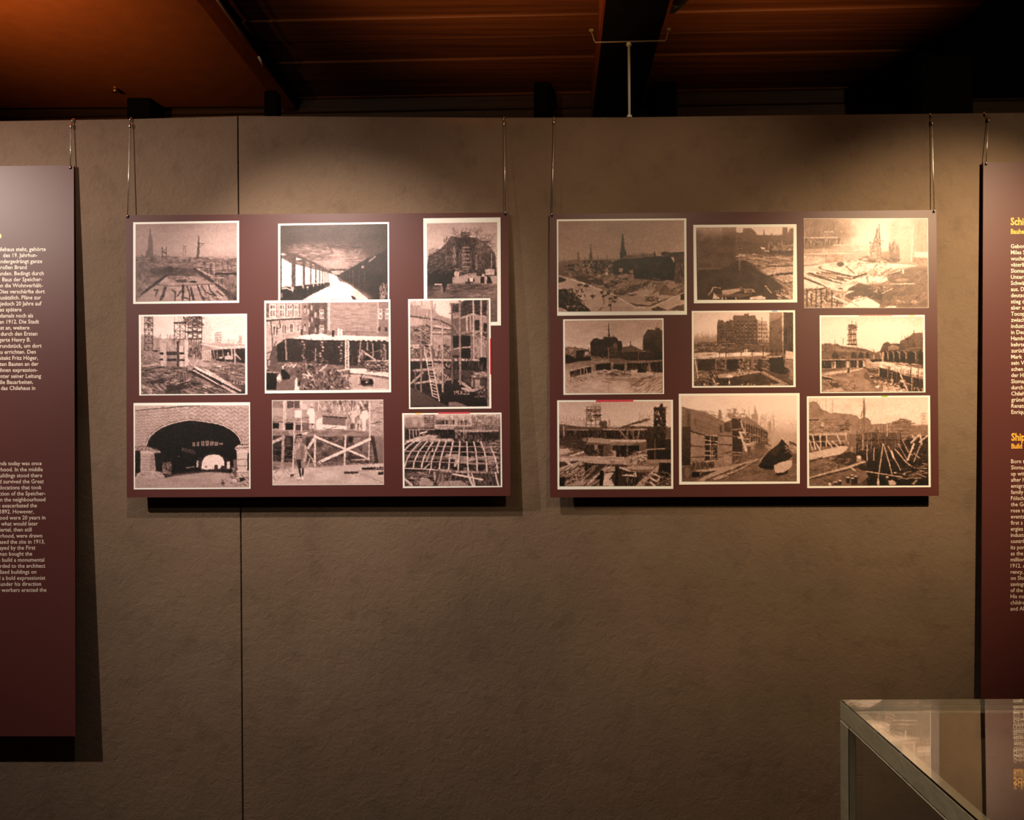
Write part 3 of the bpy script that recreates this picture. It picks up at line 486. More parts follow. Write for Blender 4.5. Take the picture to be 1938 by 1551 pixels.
def print_arch():
    p = Print(240, 750, 7.752, (100, 95, 1808, 84, 1816, 1352, 104, 1362), (118, 134, 1790, 128, 1796, 1334, 120, 1340), 7)
    p.G(130, 190, 700, 186, 1100, 176, 1340, 188); p.P(214, 120, 134, 500, 134, 300, 165, 120, 160, a=.6); p.N(118, 130, 1796, 720, 160, 120, 10)
    for r in range(12):                                   # zigzag brickwork
        for c in range(10):
            x = 140 + c * 78; y = 235 + r * 43 - c * 6; h = 16
            if x < 900: p.L(118, 7, x, y, x + 39, y + h, x + 78, y - 4, a=.55)
        for c in range(9):
            x = 900 + c * 104; y = 170 + r * 58 - (8 - c) * 2
            p.L(120, 9, x, y + 30, x + 52, y - 8, x + 104, y + 30, a=.62)
    for c in range(10): p.L(130, 5, 160 + c * 76, 200 - c * 5, 160 + c * 76, 720, a=.4)
    for c in range(10): p.L(150, 5, 900 + c * 104, 140, 900 + c * 104, 700, a=.3)
    p.L(52, 9, 120, 208, 500, 172, 900, 138, 1200, 130); p.P(200, 120, 160, 500, 140, 880, 134, 500, 165, 120, 200, a=.8)
    arch = (285, 720, 300, 660, 340, 590, 420, 510, 520, 448, 640, 400, 760, 370, 850, 352, 920, 340, 1000, 348, 1120, 362, 1260, 385, 1400, 420, 1500, 465, 1600, 540, 1650, 600, 1672, 660, 1680, 720)
    p.P(40, *(arch + (1640, 760, 1640, 1130, 1440, 1120, 1150, 1110, 700, 1170, 560, 1190, 430, 1120, 400, 760)), v2=34)
    p.L(58, 28, *arch); p.L(216, 17, *arch)
    p.P(44, 120, 790, 200, 790, 200, 1130, 120, 1180); p.P(44, 400, 800, 560, 800, 560, 1170, 430, 1120)
    p.P(176, 120, 735, 290, 730, 480, 790, 500, 825, 400, 830, 300, 800, 120, 795); p.L(70, 8, 120, 738, 290, 735, 480, 790); p.S(130, 760, 460, 790, 40, 14, 9, 80, 120, 90, 10)
    p.P(210, 190, 810, 300, 805, 410, 822, 400, 850, 200, 840); p.P(186, 205, 835, 405, 835, 400, 1090, 200, 1100)
    for y in (880, 925, 965, 1005, 1045, 1080): p.L(140, 8, 205, y, 400, y + 4, a=.7)
    p.R(120, 340, 850, 405, 1090, a=.3); p.P(192, 130, 1190, 150, 1140, 210, 1095, 400, 1085, 470, 1100, 560, 1170, 480, 1200, 300, 1190); p.S(150, 1100, 560, 1200, 50, 80, 9, 110, 215, 15, 25)
    p.P(120, 525, 980, 640, 960, 660, 1000, 650, 1140, 580, 1160, 520, 1080, a=.85); p.S(525, 960, 660, 1150, 90, 26, 9, 40, 205, 0, 90)
    p.P(60, 1050, 900, 1250, 800, 1480, 900, 1560, 1080, 1080, 1080, a=.6); p.P(226, 1090, 1060, 1110, 950, 1140, 890, 1200, 860, 1280, 850, 1360, 862, 1410, 900, 1430, 960, 1430, 1030, 1360, 1060, 1160, 1075); p.P(214, 1025, 950, 1050, 930, 1040, 1040, 1018, 1040); p.R(70, 1050, 940, 1095, 1060); p.R(210, 1465, 955, 1512, 1060)
    p.R(60, 1285, 1005, 1335, 1065); p.P(66, 1350, 1070, 1400, 1010, 1460, 1040, 1470, 1080); p.C(140, 1160, 1030, 16, 14)
    for i, x in enumerate((962, 1025, 1090, 1155, 1222, 1290, 1352)):
        w = (38, 34, 48, 48, 50, 48, 56)[i]; t = (676, 662, 655, 652, 656, 668, 684)[i]; p.R(150, x, t, x + w, 730 - i * 2 + (i == 6) * -10); p.L(70, 7, x + w * .5, t, x + w * .5, 725, a=.7); p.L(80, 6, x, t + 30, x + w, t + 30, a=.5)
    for i in range(8): p.L(130, 12, 810 + i * 26, 750 + i * 6, 815 + i * 26, 800 + i * 6, a=.7)
    p.S(400, 850, 1000, 1100, 60, 40, 8, 30, 80, 0, 90, a=.5); p.C(150, 768, 880, 8, 8); p.P(180, 860, 1040, 985, 1020, 990, 1040, 870, 1055, a=.7)
    p.P(170, 560, 1190, 760, 1140, 1140, 1110, 1300, 1105, 1600, 1160, 1796, 1200, 1796, 1340, 120, 1340, 130, 1200, a=.85, soft=6); p.N(120, 1150, 1796, 1340, 200, 40, 12); p.P(185, 1220, 1180, 1330, 1110, 1450, 1180, 1400, 1260, 1260, 1270, a=.7); p.C(150, 900, 1260, 260, 50, a=.35, soft=.8)
    p.P(200, 1580, 760, 1640, 705, 1796, 705, 1796, 800, 1620, 810); p.L(70, 10, 1630, 708, 1796, 708); p.L(110, 12, 1600, 760, 1796, 745); p.P(216, 1610, 800, 1690, 780, 1775, 790, 1780, 820, 1610, 830); p.P(206, 1615, 830, 1770, 815, 1765, 1180, 1610, 1200)
    for y in (920, 1015, 1115): p.L(110, 9, 1612, y, 1768, y + 2, a=.8)
    p.P(52, 1768, 830, 1796, 830, 1790, 1090, 1768, 1080); p.P(170, 1560, 930, 1612, 920, 1612, 1060, 1570, 1040, a=.6); p.S(1540, 1030, 1620, 1170, 30, 50, 12, 40, 200, 60, 50); p.S(1380, 1130, 1796, 1310, 60, 60, 11, 60, 215, 20, 30); p.P(60, 1650, 1200, 1720, 1180, 1740, 1230, 1660, 1250); p.C(70, 1410, 1270, 30, 18, a=.8); p.R(205, 1550, 1210, 1610, 1250)
    return p.done()

def print_platform_worker():
    p = Print(500, 745, 8.075, (120, 98, 1820, 88, 1832, 1388, 128, 1396), (124, 104, 1816, 94, 1828, 1380, 132, 1388), 8)
    p.G(90, 190, 540, 180, 700, 140, 1080, 140, 1180, 190, 1390, 212)
    p.P(176, 125, 200, 560, 230, 660, 250, 660, 440, 125, 420); p.R(150, 125, 105, 290, 210); p.R(112, 350, 105, 545, 220); p.L(190, 16, 455, 105, 455, 225); p.S(435, 110, 475, 220, 8, 40, 8, 80, 120, 0, 5); p.S(125, 340, 680, 430, 50, 120, 9, 90, 190, 5, 5, a=.6); p.R(226, 470, 250, 560, 365); p.R(205, 580, 160, 660, 240)
    p.R(60, 130, 440, 225, 535); p.R(56, 325, 450, 445, 550); p.R(90, 480, 470, 560, 560); p.R(120, 580, 460, 690, 560, a=.8); p.R(180, 225, 440, 290, 540); p.L(100, 12, 125, 425, 680, 455)
    p.P(172, 830, 100, 1820, 94, 1820, 540, 1250, 540, 830, 300); p.S(960, 95, 1620, 290, 260, 110, 10, 80, 240, 80, 30, a=.7); p.N(830, 95, 1820, 540, 60, 60, 26); p.S(1290, 250, 1640, 540, 110, 100, 13, 100, 235, 80, 30, a=.6); p.R(196, 1640, 100, 1820, 640, a=.6); p.S(1650, 120, 1820, 640, 60, 100, 10, 110, 225, 5, 15); p.L(80, 12, 1700, 440, 1800, 428)
    p.R(150, 770, 120, 830, 270, a=.6); p.LL(210, 14, (830, 110, 825, 260), (840, 160, 880, 230), (900, 250, 940, 160)); p.L(190, 10, 850, 130, 990, 150)
    # tank with lid
    p.P(228, 800, 400, 890, 360, 890, 470, 1260, 490, 1260, 550, 800, 540); p.P(136, 890, 350, 1240, 378, 1236, 490, 893, 466); p.P(176, 820, 335, 890, 280, 1290, 320, 1250, 370, 880, 340); p.P(90, 890, 330, 1270, 362, 1260, 380, 890, 350); p.L(120, 12, 900, 520, 960, 545, 1120, 500, a=.7); p.L(110, 9, 960, 545, 1220, 545)
    # two men on the platform
    p.P(238, 680, 230, 750, 220, 775, 300, 770, 460, 685, 460, 690, 330, 650, 300); p.C(206, 722, 175, 26, 30); p.L(232, 18, 690, 240, 655, 300); p.C(80, 720, 206, 20, 10, a=.5); p.P(60, 690, 455, 765, 455, 740, 480, 730, 470, 700, 480); p.LL(200, 18, (710, 470, 705, 540), (755, 470, 745, 530)); p.L(60, 8, 690, 548, 760, 540)
    p.P(226, 1500, 260, 1580, 250, 1600, 360, 1560, 400, 1550, 570, 1500, 570, 1490, 390, 1450, 370); p.C(110, 1560, 180, 36, 28); p.P(206, 1330, 280, 1400, 240, 1470, 300, 1400, 350, 1360, 440, 1330, 440); p.LL(214, 18, (1340, 270, 1290, 300), (1420, 430, 1400, 560), (1460, 400, 1460, 560), (1370, 300, 1370, 440)); p.R(90, 1310, 460, 1370, 540, a=.7)
    # deck and trestle
    p.P(150, 125, 560, 480, 575, 740, 560, 1250, 555, 1640, 590, 1640, 645, 1250, 640, 740, 640, 125, 630); p.N(125, 555, 1640, 640, 90, 20, 20); p.R(110, 280, 565, 380, 630, a=.5); p.L(196, 10, 580, 610, 700, 580); p.P(210, 580, 600, 660, 580, 655, 620, 580, 625)
    p.R(70, 125, 640, 440, 1040, a=.8); p.R(100, 640, 650, 1640, 1060, a=.85); p.R(60, 125, 860, 440, 1000, a=.5); p.N(125, 640, 1640, 1080, 80, 70, 34); p.S(800, 660, 1640, 1060, 130, 70, 12, 50, 190, 10, 80, a=.6); p.P(150, 1360, 670, 1480, 660, 1470, 760, 1350, 740); p.P(136, 1500, 650, 1610, 660, 1600, 900, 1500, 900); p.R(70, 1290, 650, 1350, 740, a=.7)
    p.S(125, 780, 440, 1060, 40, 120, 16, 40, 150, 3, 8, a=.6); p.LL(186, 46, (130, 740, 300, 665)); p.LL(172, 42, (288, 650, 285, 960, 270, 1130)); p.L(150, 22, 300, 1050, 320, 1160)
    p.LL(220, 16, (302, 105, 298, 560), (570, 105, 570, 580), (458, 440, 455, 700)); p.L(205, 14, 325, 105, 325, 440)
    p.LL(212, 30, (775, 630, 775, 1100), (1245, 640, 1225, 1080), (1612, 150, 1615, 640)); p.LL(196, 26, (1610, 650, 1600, 1000)); p.L(120, 6, 795, 640, 795, 1090)
    p.L(206, 40, 780, 650, 670, 830); p.L(222, 34, 780, 655, 1590, 985); p.L(72, 7, 800, 690, 1590, 1010, a=.7); p.L(226, 44, 1640, 680, 1250, 860, 850, 1040); p.L(80, 8, 1630, 715, 860, 1070, a=.7); p.L(84, 50, 1655, 660, 1720, 1040); p.LL(150, 18, (1430, 860, 1580, 980), (1820, 660, 1720, 790))
    p.LL(196, 16, (660, 890, 740, 1000, 770, 1090), (700, 990, 660, 1110)); p.L(170, 30, 820, 1050, 930, 1120)
    p.P(176, 1340, 1000, 1560, 985, 1600, 1010, 1340, 1020); p.S(1250, 1020, 1700, 1080, 40, 80, 12, 60, 200, 0, 20); p.S(780, 1040, 1200, 1100, 40, 70, 12, 60, 170, 0, 30)
    p.P(196, 125, 1180, 640, 1130, 950, 1120, 1200, 1090, 1830, 1060, 1830, 1390, 130, 1390); p.N(130, 1090, 1830, 1390, 140, 50, 12); p.S(130, 1160, 480, 1340, 60, 60, 9, 130, 225, 0, 60, a=.6); p.P(120, 125, 1090, 240, 1140, 130, 1170)
    p.P(196, 1480, 1100, 1828, 1060, 1828, 1110, 1500, 1130); p.P(66, 1490, 1130, 1828, 1110, 1828, 1160, 1500, 1170); p.P(184, 1220, 1180, 1480, 1160, 1828, 1160, 1440, 1200); p.P(84, 1220, 1190, 1440, 1190, 1440, 1215, 1230, 1225); p.P(178, 1700, 1190, 1828, 1170, 1828, 1200); p.P(66, 1740, 1200, 1828, 1190, 1828, 1235, 1745, 1235); p.L(140, 6, 1470, 1220, 1828, 1360)
    # worker with shovel in front
    p.L(212, 20, 445, 870, 440, 1240); p.P(110, 395, 1230, 450, 1220, 450, 1265, 400, 1262); p.L(200, 14, 455, 690, 447, 880)
    p.P(150, 480, 760, 540, 745, 620, 760, 650, 830, 655, 990, 600, 1000, 470, 1005, 470, 900, 440, 900, 455, 800); p.P(180, 470, 770, 540, 790, 545, 840, 490, 860, 480, 1000, 470, 1000, 465, 860, a=.7); p.R(104, 560, 800, 600, 990, a=.4); p.L(180, 30, 630, 800, 640, 930, 625, 990); p.L(180, 26, 465, 830, 445, 890)
    p.P(74, 495, 1000, 590, 1005, 605, 1110, 605, 1230, 580, 1260, 575, 1140, 550, 1130, 570, 1270, 545, 1270, 520, 1130); p.P(166, 560, 1020, 620, 1010, 610, 1120, 570, 1140, a=.8); p.C(190, 615, 1015, 18, 24); p.C(172, 540, 705, 42, 52); p.P(92, 480, 670, 500, 615, 575, 610, 585, 670, 540, 655); p.L(70, 14, 482, 676, 588, 664); p.L(196, 9, 490, 660, 575, 650); p.C(100, 535, 700, 30, 8, a=.6); p.L(96, 6, 525, 730, 555, 730); p.P(226, 520, 760, 545, 770, 535, 820)
    p.P(226, 500, 1290, 560, 1270, 565, 1285, 510, 1302); p.P(226, 570, 1270, 600, 1275, 608, 1310, 572, 1310); p.P(130, 500, 1300, 600, 1330, 500, 1330, a=.5)
    p.D('13X.22', 1655, 1100, 42)
    return p.done(con=1.38)

def print_ribs():
    p = Print(750, 770, 8.809, (98, 102, 1754, 92, 1766, 1334, 110, 1350), (132, 126, 1734, 118, 1740, 1312, 138, 1320), 9)
    p.G(118, 210, 200, 190, 300, 170, 350, 110, 560, 120, 600, 90, 1050, 84, 1320, 120)
    p.P(150, 155, 180, 330, 160, 470, 170, 500, 340, 155, 340, a=.7); p.R(206, 270, 180, 350, 290, a=.6); p.R(196, 400, 160, 460, 320, a=.6); p.S(470, 130, 640, 400, 110, 60, 9, 60, 180, 0, 90, a=.6); p.T(480, 140, 620, 380, 5, 7, 7, 90, a=.6)
    p.S(640, 150, 1740, 400, 160, 90, 9, 90, 220, 90, 12, a=.55); p.S(1250, 140, 1730, 600, 220, 110, 9, 60, 215, 0, 25, a=.6); p.S(1250, 140, 1730, 560, 110, 110, 8, 60, 200, 90, 10, a=.6); p.N(140, 120, 1740, 560, 60, 40, 24)
    p.R(62, 665, 215, 975, 290, a=.85); p.R(66, 1025, 220, 1210, 300, a=.85); p.S(640, 200, 1250, 300, 50, 110, 10, 150, 225, 90, 5); p.L(216, 12, 640, 300, 1260, 310); p.P(176, 630, 305, 800, 330, 960, 320, 960, 370, 800, 385, 640, 360)
    p.R(48, 640, 380, 970, 520); p.S(700, 390, 900, 520, 16, 120, 8, 60, 110, 90, 3); p.R(50, 150, 370, 640, 540, a=.8); p.R(50, 960, 420, 1720, 570, a=.85); p.LL(200, 13, (220, 380, 225, 540), (280, 380, 285, 510), (330, 380, 335, 480), (380, 370, 385, 480)); p.L(190, 12, 210, 380, 640, 375); p.L(230, 20, 400, 440, 510, 408); p.LL(200, 14, (985, 385, 1700, 390), (985, 412, 1580, 410), (1130, 260, 1120, 520), (1165, 380, 1160, 520))
    p.S(960, 420, 1440, 570, 60, 60, 16, 60, 190, 80, 40); p.P(206, 140, 580, 330, 500, 560, 470, 690, 470, 640, 550, 300, 580); p.S(400, 450, 700, 570, 50, 80, 11, 130, 225, -20, 15); p.P(186, 660, 530, 920, 525, 970, 570, 640, 575)
    p.R(46, 140, 590, 1560, 1060, a=.75); p.N(140, 590, 1740, 1060, 60, 40, 22); p.S(140, 600, 1560, 1060, 150, 110, 10, 40, 130, 2, 12)
    p.P(150, 150, 800, 560, 800, 1040, 840, 1040, 880, 560, 870, 150, 840, a=.7); p.P(190, 840, 780, 1040, 790, 1050, 900, 980, 1000, 960, 990, 980, 870, 800, 830, a=.85); p.S(1060, 820, 1700, 960, 60, 240, 12, 120, 225, 6, 5); p.R(196, 1060, 830, 1290, 910, a=.5); p.S(580, 1000, 1740, 1080, 110, 50, 12, 60, 215, 10, 50); p.R(200, 960, 940, 1005, 985)
    p.R(60, 1440, 560, 1740, 760, a=.5); p.S(1440, 560, 1740, 760, 90, 120, 10, 60, 205, 3, 20); p.S(1460, 560, 1600, 700, 20, 100, 9, 60, 160, 90, 6)
    ribs = [(140, 618, 210, 580), (140, 714, 230, 630, 300, 580), (140, 990, 170, 880, 260, 730, 350, 630, 400, 585), (280, 1020, 300, 900, 380, 740, 460, 640, 515, 580), (420, 1030, 440, 900, 510, 740, 570, 640, 610, 585),
            (575, 1040, 590, 900, 640, 750, 690, 640, 720, 580), (715, 1050, 735, 900, 775, 740, 810, 640, 830, 580), (870, 1060, 885, 900, 910, 740, 935, 640, 945, 580), (1030, 1060, 1038, 900, 1050, 740, 1060, 580), (1200, 1070, 1190, 900, 1184, 740, 1175, 580),
            (1350, 1080, 1345, 940, 1330, 740, 1290, 580), (1515, 1080, 1500, 900, 1470, 740, 1410, 580), (1690, 1085, 1670, 940, 1640, 820, 1600, 730, 1570, 660)]
    for g in ribs: p.L(226, 24, *g); p.L(100, 5, *[g[i] + (13 if i % 2 == 0 else 0) for i in range(len(g))], a=.7)
    p.LL(186, 13, (140, 735, 700, 740, 1300, 750, 1740, 760), (480, 655, 1000, 655, 1660, 665), (170, 900, 600, 910, 1040, 930, 1700, 945)); p.LL(196, 20, (560, 760, 500, 910), (610, 690, 600, 740)); p.L(150, 16, 250, 750, 430, 610)
    p.L(216, 20, 140, 1020, 420, 1030, 700, 1050, 1040, 1070, 1440, 1085, 1700, 1090); p.P(176, 700, 1055, 1440, 1075, 1700, 1085, 1640, 1110, 1100, 1100, 700, 1080); p.P(200, 450, 1030, 550, 930, 560, 950, 480, 1030)
    p.P(72, 140, 1060, 560, 1060, 620, 1090, 1740, 1110, 1740, 1312, 140, 1312, a=.75); p.S(640, 1080, 1000, 1240, 70, 120, 11, 40, 205, 105, 10); p.S(1340, 1100, 1660, 1300, 70, 130, 11, 40, 175, 78, 8); p.S(150, 1090, 600, 1310, 120, 130, 12, 40, 215, -8, 16); p.P(186, 400, 1180, 520, 1180, 620, 1260, 600, 1312, 380, 1312, a=.8); p.P(196, 690, 1312, 720, 1250, 900, 1230, 1080, 1220, 1220, 1312, a=.75); p.S(690, 1230, 1240, 1312, 60, 60, 9, 110, 225, 80, 20, a=.6)
    p.L(230, 30, 945, 1115, 1440, 1212); p.L(216, 40, 1200, 1120, 1275, 1310); p.L(226, 26, 1260, 1110, 1310, 1310); p.L(226, 24, 1650, 1095, 1705, 1312); p.L(200, 40, 138, 1200, 260, 1300); p.L(186, 34, 635, 1090, 640, 1200); p.L(210, 16, 570, 1040, 550, 1110)
    p.P(84, 1660, 1090, 1740, 1120, 1740, 1312, 1720, 1312, a=.6); p.D('18.VII.23', 150, 1240, 44, v=235, a=.6)
    p.tabs = [(698, 88, 1230, 84, 1230, 110, 698, 114, 'red'), (325, 98, 410, 96, 410, 112, 325, 114, 'yellow')]
    return p.done()

def print_spire_city():
    p = Print(1040, 400, 7.178, (98, 108, 1858, 94, 1866, 1402, 104, 1416), (120, 132, 1828, 118, 1834, 1350, 120, 1362), 10)
    p.G(118, 148, 400, 160, 600, 172, 680, 165, 760, 120, 900, 130, 1000, 165, 1360, 178); p.GX(120, 1.0, 1000, .98, 1300, 1.0, 1830, 1.16); p.N(120, 120, 1830, 650, 250, 90, 6)
    p.P(138, 120, 680, 330, 655, 380, 650, 450, 665, 600, 650, 760, 640, 960, 650, 960, 860, 120, 860, v2=104)
    p.P(118, 382, 555, 398, 555, 408, 640, 410, 700, 370, 700, 378, 640); p.P(96, 553, 440, 561, 440, 570, 530, 585, 620, 588, 660, 535, 660, 540, 590, 552, 560); p.LL(110, 8, (200, 640, 200, 700), (655, 600, 655, 640), (780, 590, 780, 660), (480, 630, 480, 665))
    p.P(54, 985, 300, 997, 300, 1012, 400, 1022, 520, 1045, 560, 1042, 640, 955, 640, 955, 560, 970, 530, 975, 430)
    p.P(110, 960, 640, 1060, 590, 1160, 590, 1120, 660, 960, 670); p.P(118, 1140, 600, 1420, 570, 1445, 600, 1440, 660, 1120, 680); p.P(190, 1340, 620, 1400, 615, 1400, 655, 1330, 650, a=.8); p.L(70, 16, 1425, 550, 1440, 620); p.S(1140, 570, 1440, 660, 40, 50, 9, 70, 180, 0, 60, a=.6)
    p.P(84, 1515, 560, 1560, 545, 1660, 560, 1830, 545, 1830, 1000, 1690, 960, 1690, 620, 1520, 600); p.N(1500, 550, 1830, 1000, 50, 40, 22); p.S(1700, 720, 1830, 980, 50, 80, 10, 60, 190, 90, 8, a=.6)
    p.P(46, 840, 700, 960, 650, 1140, 640, 1440, 610, 1640, 610, 1700, 720, 1690, 940, 1580, 930, 1400, 900, 1400, 930, 1150, 910, 1140, 850, 860, 860, a=.95); p.N(840, 620, 1700, 930, 60, 50, 16); p.S(860, 680, 1680, 920, 60, 60, 14, 40, 110, 0, 60, a=.5)
    p.P(62, 460, 670, 780, 660, 840, 700, 840, 860, 620, 840, 460, 760); p.S(460, 680, 860, 880, 130, 40, 14, 50, 205, 0, 70); p.R(60, 250, 720, 330, 800); p.R(180, 350, 730, 400, 800, a=.7); p.S(200, 720, 560, 870, 60, 60, 12, 50, 170, 20, 40); p.P(200, 940, 770, 1000, 770, 990, 830, 940, 820, a=.8); p.P(180, 1090, 800, 1140, 790, 1140, 840, 1090, 840, a=.8); p.P(205, 760, 820, 800, 830, 790, 870, 765, 860)
    p.P(80, 310, 880, 560, 880, 720, 930, 740, 1000, 600, 1010, 420, 950); p.P(150, 860, 890, 1000, 840, 1140, 860, 1150, 940, 900, 970, 780, 940); p.C(100, 920, 900, 36, 18); p.P(66, 740, 980, 1000, 945, 990, 970, 820, 1020, 740, 1040); p.S(560, 880, 1140, 1100, 80, 90, 14, 50, 190, -8, 20)
    p.P(96, 860, 1080, 960, 1050, 1300, 960, 1370, 940, 1340, 1000, 1150, 1080, 1000, 1140, 880, 1130); p.S(900, 960, 1360, 1120, 70, 50, 10, 70, 190, -60, 30, a=.6); p.P(150, 1040, 1080, 1100, 1000, 1250, 940, 1100, 960, 940, 1050, a=.6)
    p.P(188, 1030, 1130, 1200, 1080, 1320, 1050, 1440, 1090, 1540, 1150, 1600, 1180, 1480, 1210, 1300, 1160, 1180, 1150, 1200, 1120, 1040, 1140); p.P(60, 1040, 1120, 1110, 1130, 1205, 1120, 1110, 1150); p.P(176, 980, 1160, 1160, 1150, 1360, 1190, 1450, 1250, 1350, 1290, 1200, 1290, 1060, 1220); p.P(82, 1060, 1230, 1190, 1260, 1360, 1270, 1600, 1180, 1640, 1180, 1380, 1300, 1200, 1290, a=.8); p.S(1300, 1150, 1480, 1220, 30, 40, 10, 60, 120, 10, 30)
    p.P(120, 1380, 980, 1540, 960, 1830, 1000, 1830, 1090, 1720, 1150, 1540, 1130, 1440, 1060, a=.8); p.S(1380, 960, 1830, 1120, 90, 90, 12, 80, 205, -30, 25); p.P(196, 1580, 990, 1680, 960, 1760, 1000, 1640, 1060, a=.6); p.P(44, 1400, 920, 1580, 930, 1540, 945, 1400, 940)
    p.P(184, 120, 870, 260, 900, 560, 1000, 860, 1120, 1180, 1290, 1380, 1290, 1380, 1360, 560, 1360, 480, 1270, 360, 1130, 210, 1040, 120, 1060); p.N(200, 920, 1180, 1360, 160, 50, 10); p.L(214, 16, 300, 920, 600, 1030, 860, 1130, 1190, 1320)
    p.P(190, 1180, 1300, 1360, 1300, 1720, 1160, 1830, 1090, 1830, 1190, 1700, 1280, 1600, 1350, 1200, 1360); p.L(216, 14, 1190, 1300, 1380, 1300, 1740, 1140); p.P(110, 1600, 1340, 1740, 1280, 1830, 1260, 1830, 1350); p.P(70, 1380, 1320, 1480, 1290, 1600, 1345, 1400, 1350, a=.8); p.P(60, 1780, 1130, 1830, 1110, 1830, 1200, 1780, 1200)
    p.P(62, 120, 890, 180, 900, 230, 930, 180, 960, 120, 970); p.P(50, 120, 1060, 220, 1050, 350, 1130, 400, 1180, 440, 1250, 540, 1330, 560, 1358, 240, 1358, 120, 1300); p.S(130, 1060, 480, 1340, 110, 40, 14, 40, 150, 0, 80); p.L(180, 22, 120, 1310, 230, 1350); p.L(190, 12, 120, 980, 240, 960)
    for x, y in ((405, 1000), (490, 1012), (520, 1015), (715, 1100), (740, 1150), (790, 1110), (835, 1190), (870, 1220), (900, 1175), (590, 1155), (825, 1265)): p.S(x - 24, y - 12, x + 24, y + 12, 8, 22, 14, 40, 90, 40, 60, a=.9)
    p.LL(60, 7, (737, 1160, 737, 1260), (832, 1260, 836, 1350), (586, 1130, 586, 1190), (405, 1020, 405, 1045)); p.P(120, 650, 1340, 720, 1295, 735, 1305, 690, 1345, a=.7)
    p.S(230, 1275, 450, 1300, 24, 14, 7, 190, 230, 10, 60, a=.7)
    return p.done()

def print_pit_dusk():
    p = Print(1300, 415, 8.809, (106, 92, 1826, 80, 1838, 1384, 116, 1398), (150, 134, 1780, 124, 1764, 1336, 172, 1342), 11)
    p.G(120, 236, 240, 236, 280, 160, 420, 140, 560, 110, 820, 100, 900, 84, 1340, 92)
    p.P(196, 150, 124, 820, 124, 820, 220, 950, 220, 950, 420, 150, 420, v2=110); p.P(120, 150, 200, 220, 200, 280, 640, 280, 800, 150, 800, v2=90, soft=8); p.R(150, 590, 130, 820, 360, a=.4, v2=100); p.P(110, 260, 330, 820, 260, 820, 820, 260, 820, a=.75, soft=12); p.P(110, 170, 560, 270, 640, 560, 640, 560, 820, 170, 830, a=.7); p.N(150, 240, 830, 830, 100, 90, 10)
    p.P(152, 820, 220, 930, 220, 940, 150, 1060, 140, 1150, 210, 1170, 260, 1270, 260, 1285, 150, 1300, 260, 1400, 262, 1418, 225, 1430, 268, 1560, 270, 1590, 250, 1595, 130, 1670, 130, 1690, 230, 1720, 150, 1780, 150, 1780, 420, 820, 420, v2=122); p.P(236, 1672, 130, 1715, 145, 1690, 200)
    p.R(132, 820, 290, 930, 560, a=.6)
    for j in range(5):
        for i in range(2): p.R(96, 845 + i * 40, 310 + j * 46, 868 + i * 40, 340 + j * 46, a=.7)
    p.P(112, 930, 380, 1360, 400, 1780, 430, 1780, 560, 1200, 560, 930, 560, a=.8); p.S(1340, 400, 1640, 540, 70, 110, 10, 90, 215, 90, 4); p.S(1640, 420, 1780, 520, 24, 90, 10, 110, 220, -20, 10); p.P(226, 1230, 460, 1300, 470, 1300, 500, 1240, 495); p.L(222, 14, 1300, 525, 1370, 530); p.R(84, 1380, 520, 1780, 570, a=.7)
    p.P(160, 840, 570, 1150, 580, 1780, 600, 1780, 1340, 1600, 1340, 1450, 980, 1200, 860, 1040, 700, 850, 650, a=.75); p.S(840, 575, 1200, 690, 70, 70, 14, 80, 240, 8, 20); p.S(1040, 600, 1780, 790, 130, 240, 14, 80, 225, 4, 6); p.P(206, 1180, 840, 1400, 800, 1780, 790, 1770, 880, 1350, 940); p.S(1200, 800, 1770, 930, 50, 260, 9, 120, 226, -6, 4); p.P(70, 1340, 930, 1780, 880, 1780, 910, 1420, 950); p.P(206, 1450, 980, 1550, 930, 1780, 920, 1775, 1030, 1640, 1060); p.S(1440, 930, 1770, 1060, 40, 180, 9, 110, 226, 24, 14); p.P(196, 1440, 990, 1500, 1000, 1640, 1110, 1600, 1120); p.L(60, 16, 1620, 1070, 1780, 1040)
    p.P(84, 180, 850, 600, 830, 850, 680, 960, 690, 1120, 790, 1340, 940, 1440, 970, 1600, 1110, 1680, 1340, 170, 1340, v2=76, soft=6); p.L(150, 16, 190, 825, 560, 815, a=.7); p.L(150, 16, 880, 660, 878, 840); p.N(180, 840, 1500, 1340, 120, 90, 9); p.P(110, 620, 650, 760, 660, 700, 780, 620, 780, a=.5)
    p.P(196, 580, 1180, 880, 1150, 900, 1190, 660, 1270, 590, 1250, a=.9); p.P(170, 940, 1150, 1110, 1160, 1140, 1210, 960, 1220); p.P(90, 990, 1170, 1090, 1175, 1080, 1205, 1000, 1200); p.LL(186, 14, (360, 1260, 450, 1130, 560, 1145), (410, 1230, 430, 1130)); p.P(214, 430, 1330, 450, 1220, 500, 1280, 560, 1320); p.R(60, 660, 1270, 800, 1330); p.P(226, 1050, 1300, 1240, 1270, 1320, 1300, 1300, 1330, 1050, 1335); p.P(222, 580, 1290, 600, 1290, 600, 1335, 580, 1335); p.R(220, 810, 1300, 830, 1335); p.R(200, 645, 1290, 660, 1335); p.P(140, 450, 1240, 900, 1240, 1100, 1260, 900, 1300, 500, 1300, a=.5); p.C(140, 900, 1150, 30, 30, a=.7)
    p.P(216, 1320, 1130, 1350, 1140, 1415, 1230, 1400, 1236); p.L(214, 16, 1300, 1110, 1330, 1120); p.S(1520, 1230, 1770, 1335, 40, 90, 18, 90, 235, 30, 20); p.P(196, 1690, 1190, 1770, 1190, 1770, 1300, 1690, 1290, a=.7); p.S(1600, 1060, 1770, 1200, 20, 120, 14, 80, 210, 35, 10); p.D('12.12', 1475, 1185, 40, a=.75)
    return p.done()

